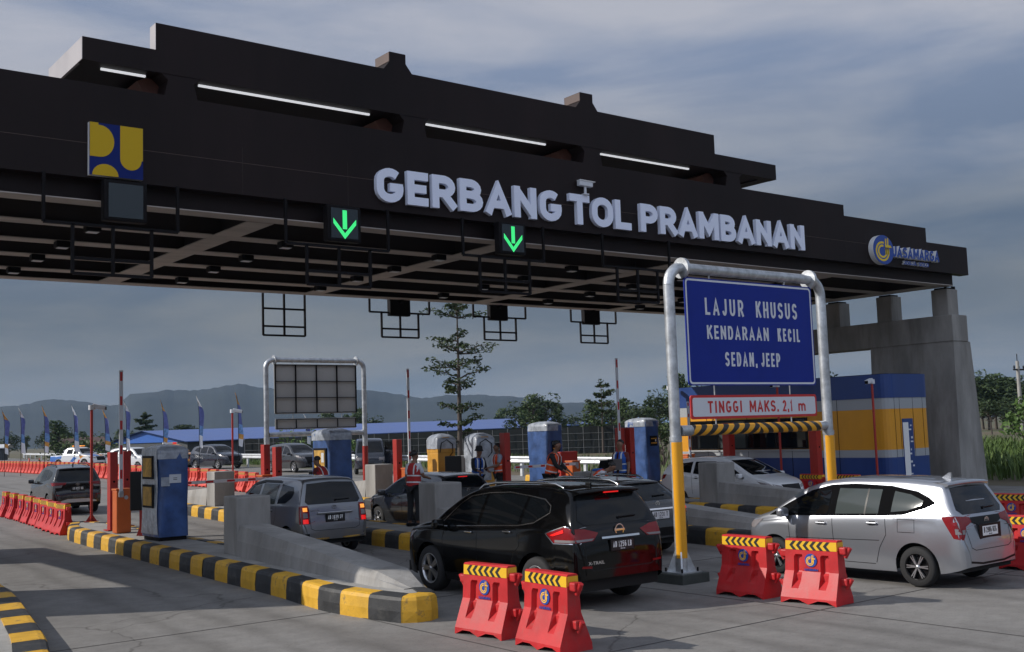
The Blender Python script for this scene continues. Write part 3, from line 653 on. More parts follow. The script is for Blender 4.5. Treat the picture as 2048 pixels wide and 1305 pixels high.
def portal(label, cat, loc, rz, front):
    t = thing('height_portal', label, cat, loc, rz, 'sign portals over the lanes')
    W2 = 2.02; r = .098
    for s in (-1, 1):
        m = MB(); m.tube([(s * W2, 0, .12), (s * W2, 0, 2.3)], r, GALV, 20); m.tube([(s * W2, 0, 2.3), (s * W2, 0, 4.83)], r * .93, GALV, 20)
        m.tube([(s * W2, 0, 2.26), (s * W2, 0, 2.33)], r * 1.08, GALV, 20)
        m.tube([(s * (W2 - .30 + .30 * math.cos(a)), 0, 4.83 + .30 * math.sin(a)) for a in [R(9 * k) for k in range(11)]], r * .93, GALV, 20)
        m.tube([(s * (W2 - .30), 0, 5.13), (s * (W2 - .36), 0, 5.13)], .175, GALV, 20)
        for q in range(4):
            a = R(45 + 90 * q); m.prism([(.08, 0), (.24, 0), (.10, .34)], -.012, .012, GALV, 'y', Matrix.Translation((s * W2, 0, .15)) @ Matrix.Rotation(a, 4, 'Z'))
        m.box((s * W2, 0, .158), (.46, .46, .02), GALV)
        for qx in (-.18, .18):
            for qy in (-.18, .18): m.tube([(s * W2 + qx, qy, .15), (s * W2 + qx, qy, .23)], .016, DARK, 8)
        m.build('post', t, True)
        m = MB()
        if front:
            rows = [[(s * W2 + (r + .006) * math.cos(a), (r + .006) * math.sin(a), z) for a in [R(-182 + 13 * k) for k in range(18)]] for z in (.38, 2.24)]
            m.grid(rows, YPOLE)
        else: m.tube([(s * W2, 0, .3), (s * W2, 0, 1.9)], r + .008, REDP, 20)
        m.build('reflective_sleeve', t)
        m = MB(); m.box((s * W2, 0, .07), (.62, .62, .16), mat('footing', (.05, .055, .05), .85, var=.3, bump=.3), .01); m.build('footing', t)
    m = MB(); m.tube([(-W2 + .3, 0, 5.13), (W2 - .3, 0, 5.13)], r * .93, GALV, 20); m.build('top_bar', t)
    m = MB(); m.tube([(-W2 + .1, 0, 2.42), (W2 - .1, 0, 2.42)], .088, GALV, 20)
    m.build('height_bar', t)
    if front:
        m = MB(); m.tube([(-1.66, 0, 2.42), (1.72, 0, 2.42)], .092, STRP, 24); m.build('hazard_wrap', t)
    # hangers
    m = MB()
    for x in (-1.03, .97):
        for z0, z1 in ((4.97, 5.06), (2.97, 3.2), (2.49, 2.63)):
            m.tube([(x, 0, z0), (x, 0, z1)], .012, GALV, 6); m.prism([(-.05, .035), (.05, .035), (.0, -.06)], -.01, .01, GALV, 'y', Matrix.Translation((x, 0, z1)))
    m.build('hanger', t, True)
    # main panel
    m = MB(); M = face_m((0, -.02, 4.072), (1, 0, 0))
    m.prism(rrect(3.38, 1.82, .06), 0, .022, SIGNB if front else SBACK, 'z', M)
    p = m.build('sign_panel', t, True)
    if front:
        m = MB(); M2 = face_m((0, -.0425, 4.072), (1, 0, 0))
        o = rrect(3.335, 1.775, .07); q = rrect(3.27, 1.71, .05); n = len(o)
        m.add([(a, b, 0) for a, b in o] + [(a, b, 0) for a, b in q], [(k, (k + 1) % n, n + (k + 1) % n, n + k) for k in range(n)], WHITE2, M2); m.build('border', p)
        m = MB()
        T = face_m((0, -.043, 0), (1, 0, 0))
        for body, a, b, z0, z1, sw, gp in (('LAJUR', -1.21, -.23, 4.36, 4.65, .045, .26), ('KHUSUS', .10, 1.24, 4.36, 4.65, .045, .22), ('KENDARAAN', -1.19, .41, 3.95, 4.185, .040, .22), ('KECIL', .66, 1.28, 3.95, 4.185, .040, .24), ('SEDAN,', -.77, .06, 3.49, 3.735, .040, .20), ('JEEP', .17, .69, 3.49, 3.735, .040, .20)):
            m = MB(); m.word(body, WHITE2, T, a, b, z0, z1, sw, .004, gp); m.build('lettering', p)
    else:
        m = MB()
        for x in (-1.66, -.85, 0, .85, 1.66): m.b2((x - .014, .004, 3.18), (x + .025, .05, 4.96), DARK)
        for z in (3.2, 3.75, 4.35, 4.94): m.b2((-1.66, .004, z - .012), (1.66, .046, z + .012), DARK)
        m.build('back_frame', p)
    m = MB(); m.prism(rrect(3.34, .40, .05), 0, .02, RED if front else SBACK, 'z', face_m((0, -.02, 2.80), (1, 0, 0)))
    p = m.build('height_plate', t, True)
    if front:
        m = MB(); m.prism(rrect(3.25, .315, .04), 0, .003, WHITE2, 'z', face_m((0, -.0405, 2.80), (1, 0, 0))); m.build('plate_face', p, True)
        m = MB()
        T = face_m((0, -.0442, 0), (1, 0, 0))
        for body, a, b, sw, gp in (('TINGGI', -1.26, -.40, .036, .24), ('MAKS.', -.20, .58, .036, .2), ('2,1', .69, .97, .034, .2), ('m', 1.13, 1.33, .034, 0)):
            m = MB(); m.word(body, RED, T, a, b, 2.70, 2.90, sw, .004, gp); m.build('lettering', p)
    else:
        m = MB()
        for x in (-1.62, -.85, 0, .85, 1.62): m.b2((x - .012, .004, 2.63), (x + .012, .04, 2.97), DARK)
        for z in (2.63, 2.95): m.b2((-1.64, .003, z), (1.64, .041, z + .02), DARK)
        m.build('back_frame', p)
    return t
portal('galvanised portal with blue lane sign, red lettered height plate and yellow striped bar', 'sign portal', (15.24, 12.77, 0), 0, True)
portal('galvanised portal seen from behind, grey sign backs above the blue tarpaulin booth', 'sign portal', (19.45, 37.0, hgt(19.4, 37) + .1), math.pi, False)

# ------------------------------------------------------------------ vehicles
def paint(name, col, metal=0, rough=.25, coat=1):
    m_ = mat(name, col, rough, metal, coat=coat, spec=.5 if coat > .3 else .32); return m_
P_BLACK = paint('black_paint', (.002, .002, .0022), 0, .08, .12)
P_SILV = paint('silver_paint', (.37, .385, .42), .75, .28)
P_GREY = paint('grey_silver_paint', (.20, .21, .225), .7, .32)
P_WHITE = paint('white_car_paint', (.62, .63, .64), 0, .3)
P_DKGREY = paint('dark_grey_paint', (.03, .032, .036), .2, .25)
P_NAVY = paint('navy_paint', (.012, .016, .028), .1, .25)
P_RUSH = paint('brown_black_paint', (.010, .008, .008), .1, .2)
P_ORNG = paint('orange_car_paint', (.65, .25, .02), 0, .35)
P_BLUE = paint('blue_car_paint', (.03, .14, .45), 0, .35)
UNDER = mat('underbody', (.01, .01, .01), .9)
WHEELS = {}
def wheel_mesh(r, wd, sp, style):
    key = (r, wd, sp, style)
    if key in WHEELS: return WHEELS[key]
    A = Matrix.Rotation(R(90), 4, 'X')
    h = wd / 2; rr = r * .66
    m = MB(); m.lathe([(rr, -h * .95), (r * .9, -h), (r * .97, -h * .8), (r, -h * .45), (r, h * .45), (r * .97, h * .8), (r * .9, h), (rr, h * .95), (rr * .96, h * .5)], TYRE, A, 32)
    o = m.build('tmp'); ty = o.data; bpy.data.objects.remove(o)
    m = MB()
    for sgn in (1, -1):
        B = Matrix.Rotation(R(90 * sgn), 4, 'X')
        m.lathe([(rr * 1.02, h * .93), (rr * .98, h * .98), (rr * .92, h * .9), (rr * .9, h * .35)], BLKP if style == 'thin' else ALLOY, B, 32)
        m.lathe([(rr * .9, h * .3), (0.001, h * .3)], BLKP, B, 24)
        m.lathe([(rr * .2, h * .62), (rr * .16, h * .9), (.001, h * .92)], ALLOY, B, 14)
        for k in range(sp):
            a0 = 2 * math.pi * k / sp
            for tw in ((-.13, .13) if style == 'twin' else (-.10, .10) if style == 'thin' else (0,)):
                C = B @ Matrix.Rotation(a0 + tw, 4, 'Z')
                wv = rr * (.085 if style == 'twin' else .045 if style == 'thin' else .15)
                sk = rr * .16 if style == 'swirl' else 0
                m.add([(rr * .12, -wv, h * .88), (rr * .95, -wv * .8 + sk, h * .86), (rr * .95, wv * .8 + sk, h * .86), (rr * .12, wv, h * .88),
                       (rr * .12, -wv, h * .55), (rr * .95, -wv * .8 + sk, h * .5), (rr * .95, wv * .8 + sk, h * .5), (rr * .12, wv, h * .55)],
                      [(0, 1, 2, 3), (0, 1, 5, 4), (3, 2, 6, 7)], ALLOY, C)
    o = m.build('tmp'); ri = o.data; bpy.data.objects.remove(o)
    WHEELS[key] = (ty, ri); return WHEELS[key]

class Car:
    def __init__(s, name, label, loc, head, pt, P, cat='car', group=None, cl=True):
        """P: L W H wb(list of axle x) r profile belt plan roofw sill"""
        s.P = P; s.pt = pt
        s.root = thing(name, label, cat, loc, math.atan2(head[1], head[0]), group)
        s.body()
    def body(s):
        P = s.P; top = pchip(P['top']); belt = pchip(P['belt']); plan = pchip(P['plan']); roofw = P['roofw']
        x0, x1 = P['top'][0][0], P['top'][-1][0]; Ra = P['r'] + P.get('gap', .05)
        X = set()
        k = x0
        while k < x1: X.add(round(k, 4)); k += .045
        for a, b in zip(P['top'], P['top'][1:]):
            for t in (0, .25, .5, .75): X.add(round(a[0] + (b[0] - a[0]) * t, 4))
        X.add(x1)
        for ax in P['axles']:
            for d in (-1, 1): X.add(round(ax + d * Ra * .9995, 4)); X.add(round(ax + d * (Ra + .004), 4)); X.add(round(ax + d * Ra * .97, 4)); X.add(round(ax + d * Ra * .9, 4))
        X = sorted(q for q in X if x0 <= q <= x1)
        bot = pchip(P['bot'])
        zroof = P['H']; rows = []
        for x in X:
            zt = top(x); zb = bot(x); inarch = False
            for ax in P['axles']:
                d = abs(x - ax)
                if d < Ra: z = P['r'] * 1.02 + math.sqrt(max(0, Ra * Ra - d * d)); zb = max(zb, z); inarch = True
            zt = max(zt, zb + .1)
            bl = min(belt(x), zt - .07); bl = max(bl, zb + .02)
            w_ = plan(x); gk = max(0, min(1, (zt - .07 - bl) / (zroof - .07 - belt(x) + 1e-6)))
            wt = (.965 * w_) * (1 - gk) + min(roofw, .95 * w_) * gk
            yf = pchip([(.12, .90), (.25, .955), (.42, .985), (.62, 1.0), (.82, .992), (max(1.02, bl), .965)])
            pts = []
            for f in (0, .05, .15, .32, .5, .68, .84, .93, 1):
                z = zb + (bl - zb) * f; y = w_ * (yf(z) if f < 1 else .962)
                if f == .93: y = w_ * .975
                pts.append((y, z))
            ze = zt - .065
            if ze > bl + .001:
                for f in (.03, .25, .5, .75, 1):
                    y = w_ * .958 + (wt - w_ * .958) * f + .018 * math.sin(math.pi * f) * gk; pts.append((y, bl + (ze - bl) * f))
            else: pts += [(w_ * .96, bl + .0005 * q) for q in range(5)]
            cr_ = .022 if gk > .2 else .05
            pts += [(wt - .018, zt - .030), (wt - .055, zt - .010), (wt - .13, zt + .002), (wt * .62, zt + cr_ * .55), (wt * .32, zt + cr_ * .9), (0, zt + cr_)]
            rows.append([(x, -y, z) for y, z in pts] + [(x, y, z) for y, z in pts[:-1][::-1]])
        m = MB(); m.grid(rows, s.pt, True)
        m.add(rows[0], [list(range(len(rows[0])))], s.pt); m.add(rows[-1], [list(range(len(rows[-1])))], s.pt)
        s.rows = rows; s.bodyo = m.build('body', s.root, True)
        s.bvh = BVHTree.FromPolygons([tuple(v) for v in m.v], m.f)
        sd = bot(0)
        m = MB(); hw = plan(0) - .22
        m.b2((x0 + .25, -hw, sd + .03), (x1 - .25, hw, sd + .12), UNDER)
        for a, b in ((x0 + .12, P['axles'][0] - Ra - .03), (P['axles'][0] + Ra + .03, P['axles'][1] - Ra - .03), (P['axles'][1] + Ra + .03, x1 - .15)):
            if b > a: m.b2((a, -plan((a + b) / 2) * .9, sd + .04), (b, plan((a + b) / 2) * .9, sd + .2), UNDER)
        for ax in P['axles']: m.b2((ax - Ra * 1.1, -hw, sd + .1), (ax + Ra * 1.1, hw, P['r'] * 2.1), UNDER)
        m.build('underbody', s.root)
        ty, ri = wheel_mesh(P['r'], P.get('tw', .2), P.get('spokes', 5), P.get('wstyle', 'twin'))
        for ax in P['axles']:
            for sg in (1, -1):
                o = bpy.data.objects.new('wheel', ty); COL.objects.link(o); o.parent = s.root; o.location = (ax, sg * (plan(ax) - P.get('tw', .2) / 2 - .015), P['r'])
                q = bpy.data.objects.new('rim', ri); COL.objects.link(q); q.parent = o
    def cast(s, mode, a, b, off):
        if mode == 'L': o, d = Vector((a, 4, b)), Vector((0, -1, 0))
        elif mode == 'R': o, d = Vector((a, -4, b)), Vector((0, 1, 0))
        elif mode == 'rear': o, d = Vector((-9, a, b)), Vector((1, 0, 0))
        elif mode == 'front': o, d = Vector((9, a, b)), Vector((-1, 0, 0))
        elif mode == 'top': o, d = Vector((a, b, 6)), Vector((0, 0, -1))
        h = s.bvh.ray_cast(o, d)
        if h[0] is None: return None
        n = h[1] if h[1].dot(d) < 0 else -h[1]
        return h[0] + (n * .5 - d * .5).normalized() * off
    def patch(s, m, mode, poly, mt, off=.004, gridn=.07):
        bm = bmesh.new(); vs = [bm.verts.new((a, b, 0)) for a, b in poly]; bm.faces.new(vs)
        for ax in (0, 1):
            lo = min(p[ax] for p in poly); hi = max(p[ax] for p in poly); k = lo + gridn
            no = (1, 0, 0) if ax == 0 else (0, 1, 0)
            while k < hi - .01:
                bmesh.ops.bisect_plane(bm, geom=bm.verts[:] + bm.edges[:] + bm.faces[:], plane_co=(k, 0, 0) if ax == 0 else (0, k, 0), plane_no=no, dist=1e-5); k += gridn
        bmesh.ops.triangulate(bm, faces=bm.faces[:])
        bm.verts.index_update(); P3 = [s.cast(mode, v.co.x, v.co.y, off) for v in bm.verts]
        fs = []
        for f in bm.faces:
            q = [v.index for v in f.verts]
            if any(P3[i] is None for i in q): continue
            if max((P3[q[0]] - P3[q[1]]).length, (P3[q[1]] - P3[q[2]]).length) > .6: continue
            fs.append(q)
        vs = [p if p is not None else Vector((0, 0, .5)) for p in P3]
        used = sorted({i for f in fs for i in f}); mp = {i: k for k, i in enumerate(used)}
        bm.free(); m.add([vs[i] for i in used], [[mp[i] for i in f] for f in fs], mt, smooth=True)
    def both(s, name, poly, mt, off=.004, label=None, sub=None):
        r = []
        for sd in ('L', 'R'):
            m = MB(); s.patch(m, sd, poly, mt, off); o = m.build(name, sub or s.root); r.append(o)
            if label: o['label'] = label
        return r
    def line(s, m, mode, pts, wd, mt, off=.004, closed=False):
        P2 = []
        for a, b in zip(pts, pts[1:]):
            n = max(1, int(math.hypot(b[0] - a[0], b[1] - a[1]) / .06))
            P2 += [(a[0] + (b[0] - a[0]) * k / n, a[1] + (b[1] - a[1]) * k / n) for k in range(n)]
        P2.append(pts[-1]); rows = []
        for i, p in enumerate(P2):
            q0 = P2[max(0, i - 1)]; q1 = P2[min(len(P2) - 1, i + 1)]; dx, dy = q1[0] - q0[0], q1[1] - q0[1]; l = math.hypot(dx, dy) or 1
            a = s.cast(mode, p[0] - dy / l * wd / 2, p[1] + dx / l * wd / 2, off); b = s.cast(mode, p[0] + dy / l * wd / 2, p[1] - dx / l * wd / 2, off)
            if a is None or b is None:
                if len(rows) > 1: m.grid(rows, mt)
                rows = []; continue
            rows.append([a, b])
        if len(rows) > 1: m.grid(rows, mt)
    def seams(s, lines, wd=.010):
        for sd in ('L', 'R'):
            m = MB()
            for l in lines: s.line(m, sd, l, wd, BLKP, .0015)
            if m.v: m.build('door_seam', s.root)
    def handles(s, pts, mt=CHROME):
        for sd in ('L', 'R'):
            for x, z in pts:
                p = s.cast(sd, x, z, .022); m = MB()
                m.box((x, p.y, z), (.19, .028, .030), mt, .012); q = s.cast(sd, x, z, .001); m.box((x, q.y, z - .005), (.11, .006, .07), BLKP, .002); m.build('door_handle', s.root)
    def mirror(s, x, z, mt, dy=.12):
        for sd, sg in (('L', 1), ('R', -1)):
            p = s.cast(sd, x, z - .03, 0); m = MB()
            m.box((x + .01, p.y + sg * (dy + .02), z + .03), (.13, .20, .15), mt, .05); m.box((x + .03, p.y + sg * .03, z - .03), (.08, .12, .04), BLKP, .01); m.build('mirror', s.root)
    def plate(s, z, txt, dark=True, mode='rear', y=0, w_=.43, h_=.14):
        p = s.cast(mode, y, z, .012); sg = -1 if mode == 'rear' else 1
        M = face_m((p.x, y, z), (0, -1 if sg < 0 else 1, 0), (0, 0, 1))
        m = MB(); m.box((0, 0, 0), (w_ + .03, h_ + .03, .014), BLKP, .004, M); m.box((0, 0, .008), (w_, h_, .006), BBLK if dark else WHITE, .003, M); o = m.build('number_plate', s.root)
        if txt:
            ws = txt.split(' '); tot = sum(len(q) for q in ws) + .7 * (len(ws) - 1); x = -w_ * .42; u = w_ * .84 / tot; T = M @ Matrix.Translation((0, 0, .0112))
            m = MB()
            for q in ws: m.word(q, WHITE if dark else BBLK, T, x, x + u * (len(q) - .15), -.028, h_ * .38, .0125, .0015, .12); x += u * (len(q) + .7)
            m.text('08-28', WHITE if dark else BBLK, M @ Matrix.Translation((0, -h_ * .36, .0112)), w_ * .2, h_ * .13, .002, .01); m.build('plate_lettering', o)
    def badge(s, y, z, r, kind, mode='rear'):
        p = s.cast(mode, y, z, .010); M = face_m((p.x, y, z), (0, -1 if mode == 'rear' else 1, 0)); m = MB()
        def el(rx, ry, cx=0, cy=0, wd=.18, n=24):
            rows = [[(cx + rx * k * math.cos(2 * math.pi * i / n), cy + ry * k * math.sin(2 * math.pi * i / n), .004) for k in (1, 1 - wd)] for i in range(n + 1)]
            m.grid(rows, CHROME, False, M=M)
        el(r, r * (.78 if kind == 'ovals' else 1))
        if kind == 'bar': m.box((0, 0, .006), (r * 2.3, r * .36, .006), CHROME, .002, M)
        if kind == 'ovals': el(r * .36, r * .72, 0, 0, .3); el(r * .62, r * .3, 0, r * .42, .3)
        if kind == 'star':
            for k in range(3): m.box((0, r * .42, .005), (r * .14, r * .85, .004), CHROME, 0, M @ Matrix.Rotation(R(120 * k), 4, 'Z'))
        if kind == 'wing': m.box((0, 0, .005), (r * .3, r * 1.3, .004), CHROME, 0, M)
        m.build('badge', s.root)
    def rear_text(s, y, z, txt, wd, ht):
        p = s.cast('rear', y, z, .004); m = MB(); m.text(txt, CHROME, face_m((p.x, y, z), (0, -1, 0)), wd, ht, .003, .02); m.build('model_lettering', s.root)
    def rearwin(s, half, mt=GLASS, wiper=True):
        poly = [(a, b) for a, b in half] + [(-a, b) for a, b in half[::-1]]
        m = MB(); s.patch(m, 'rear', poly, mt, .005); o = m.build('rear_window', s.root)
        if wiper:
            z0 = min(b for a, b in half) + .02; m = MB(); pts = [s.cast('rear', y, z0 + .05 + .02 * abs(y), .02) for y in (-.05, -.2, -.38)]
            m.tube(pts, .011, BLKP, 6); m.tube([pts[0], pts[0] + Vector((.03, 0, -.03))], .022, BLKP, 8); m.build('wiper', o)
    def frontglass(s, half, mt=GLASS):
        poly = [(a, b) for a, b in half] + [(-a, b) for a, b in half[::-1]]
        m = MB(); s.patch(m, 'front', poly, mt, .005); m.build('windshield', s.root)
    def tails(s, side, rear, mt=TAIL):
        """lists of (poly, material)"""
        for sd, sg in (('L', 1), ('R', -1)):
            m = MB()
            for poly, mt in side: s.patch(m, sd, poly, mt, .007 + .007 * (mt is not TAIL), .05)
            for poly, mt in rear: s.patch(m, 'rear', [(sg * a, b) for a, b in poly], mt, .007 + .007 * (mt is not TAIL), .05)
            if m.v: m.build('tail_light', s.root)
    def heads(s, side, front, mt=CLEAR):
        for sd, sg in (('L', 1), ('R', -1)):
            m = MB()
            for poly in side: s.patch(m, sd, poly, mt, .006, .06)
            for poly in front: s.patch(m, 'front', [(sg * a, b) for a, b in poly], mt, .006, .06)
            if m.v: m.build('headlight', s.root)
    def pan(s, name, mode, poly, mt, off=.005):
        m = MB(); s.patch(m, mode, poly, mt, off); return m.build(name, s.root)
    def rails(s, xs, y, mt=CHROME, h=.05):
        for sg in (1, -1):
            pts = []
            for i, x in enumerate(xs):
                p = s.cast('top', x, sg * y, 0); pts.append(p + Vector((0, 0, (.01 if i in (0, len(xs) - 1) else h))))
            m = MB(); m.tube(pts, [.014] + [.021] * (len(xs) - 2) + [.014], mt, 8); m.build('roof_rail', s.root)
    def spoiler(s, x, lenx, wd, z, mt, lit=True, drop=.05):
        m = MB(); rows = []
        for k in range(9):
            y = -wd / 2 + wd * k / 8; e = 1 - .16 * (abs(k - 4) / 4) ** 3
            zz = z + .02 * (1 - (abs(k - 4) / 4) ** 2)
            rows.append([(x + .12, y * .98, zz - .005), (x, y, zz), (x - lenx * .6 * e, y, zz - .012), (x - lenx * e, y, zz - .028), (x - lenx * e + .01, y, zz - .055), (x - lenx * .3 * e, y, zz - drop - .03), (x + .06, y * .98, zz - drop - .05)])
        m.grid(rows, mt); m.add(rows[0], [list(range(7))], mt); m.add(rows[-1], [list(range(7))[::-1]], mt); o = m.build('spoiler', s.root, True)
        if lit:
            m = MB(); m.box((x - lenx * .93, 0, z - .045), (.02, .28, .018), TAILE, .004); m.build('brake_light', o)

def X_TRAIL():
    k = 1.0
    P = dict(H=1.70, r=.36, tw=.23, spokes=5, wstyle='twin', axles=(-1.36, 1.36), roofw=.60, gap=.055,
      top=[(-2.22, .56), (-2.215, .68), (-2.205, .82), (-2.185, .95), (-2.15, 1.06), (-2.085, 1.20), (-1.98, 1.42), (-1.90, 1.56), (-1.84, 1.625), (-1.5, 1.675), (-.9, 1.70), (-.25, 1.695), (.2, 1.655), (.55, 1.57), (1.0, 1.33), (1.32, 1.12), (1.6, 1.07), (1.95, .99), (2.15, .90), (2.26, .78), (2.31, .62), (2.33, .42)],
      bot=[(-2.22, .44), (-2.1, .36), (-1.7, .25), (0, .22), (1.75, .24), (2.15, .28), (2.33, .34)],
      belt=[(-2.3, 1.12), (-1.5, 1.13), (-.5, 1.07), (.8, 1.01), (1.3, .99), (2.33, .9)],
      plan=[(-2.22, .72), (-2.20, .79), (-2.14, .845), (-1.95, .88), (-1.4, .915), (0, .905), (1.3, .915), (1.8, .89), (2.1, .80), (2.25, .66), (2.33, .48)])
    c = Car('black_suv', 'glossy black SUV with chrome roof rails, waiting behind the two red barriers', (10.86, 13.84, 0), (0, 1), P_BLACK, P)
    FW = [(1.02, 1.06), (.10, 1.105), (.06, 1.54), (.42, 1.50), (.62, 1.40)]; RW = [(.02, 1.11), (-.93, 1.155), (-.97, 1.54), (-.5, 1.575), (-.02, 1.55)]; QW = [(-1.01, 1.16), (-1.30, 1.21), (-1.56, 1.34), (-1.52, 1.42), (-1.36, 1.50), (-1.03, 1.535)]
    for n, q in (('front_window', FW), ('rear_door_window', RW), ('quarter_window', QW)): c.both(n, q, GLASS)
    for sd in ('L', 'R'):
        m = MB(); c.line(m, sd, [(1.1, 1.04), (.1, 1.088), (-.95, 1.138), (-1.30, 1.19), (-1.59, 1.335), (-1.56, 1.43), (-1.38, 1.515), (-1.0, 1.555), (-.5, 1.595), (.02, 1.575), (.44, 1.52), (.66, 1.41), (1.1, 1.04)], .014, CHROME, .006); m.build('window_trim', c.root)
    c.rearwin([(.60, 1.17), (.70, 1.24), (.565, 1.55), (0, 1.585)]); c.frontglass([(.66, 1.14), (.50, 1.56)])
    c.tails([([(-1.62, 1.06), (-1.95, 1.155), (-2.12, 1.13), (-2.185, .945), (-1.78, .935)], TAIL), ([(-1.80, .945), (-2.18, .952), (-2.15, .985), (-1.80, .98)], CLEAR), ([(-1.70, 1.04), (-1.95, 1.12), (-1.97, 1.08), (-1.76, 1.03)], TAILE)], [([(.79, 1.13), (.62, 1.12), (.40, 1.06), (.52, .955), (.82, .945)], TAIL), ([(.80, .955), (.55, .962), (.50, .99), (.81, .985)], CLEAR)])
    for sd in ('L', 'R'):
        m = MB(); c.line(m, sd, [(-1.60, 1.06), (-1.95, 1.165), (-2.12, 1.14)], .012, CHROME, .009); c.line(m, sd, [(-1.60, 1.06), (-1.77, .928), (-2.185, .936)], .012, CHROME, .009); m.build('tail_light_trim', c.root)
    c.seams([[(.98, 1.0), (.95, .60), (.9, .34)], [(.07, 1.07), (.05, .6), (.05, .32)], [(-.98, 1.1), (-1.0, .85), (-.86, .72), (-.80, .5)], [(.9, .34), (-.8, .34)]])
    c.handles([(.26, .99), (-.72, 1.04)]); c.mirror(.92, 1.06, P_BLACK)
    c.plate(.87, 'AD 1256 LB'); c.badge(0, 1.075, .085, 'bar'); c.rear_text(.50, .66, 'X-TRAIL', .30, .045)
    m = MB(); c.line(m, 'rear', [(.36, .985), (-.36, .985)], .028, CHROME, .016); m.build('boot_trim', c.root)
    m = MB(); c.line(m, 'rear', [(.70, 1.02), (.66, .62), (.55, .56), (-.55, .56), (-.66, .62), (-.70, 1.02)], .012, UNDER, .002); m.build('tailgate_seam', c.root)
    for sg in (1, -1): c.pan('reflector', 'rear', [(sg * .76, .60), (sg * .58, .59), (sg * .58, .62), (sg * .75, .63)], TAIL, .006)
    c.rails([-1.62, -1.45, -1.0, -.5, 0, .28, .42], .53); c.spoiler(-1.80, .24, 1.16, 1.645, P_BLACK)
    m = MB(); m.box((-1.55, 0, 1.70), (.11, .035, .05), BLKP, .015); m.tube([(-1.55, 0, 1.72), (-1.72, 0, 2.05)], .004, BLKP, 5); m.build('antenna', c.root)
    c.heads([[(1.75, .95), (2.1, .90), (2.2, .80), (1.95, .82)]], [[(.78, .92), (.52, .84), (.50, .76), (.74, .80)]])
    c.both('sill_trim', [(.9, .235), (-.92, .235), (-.92, .33), (.9, .33)], BLKP, .006)
    return c
X_TRAIL()

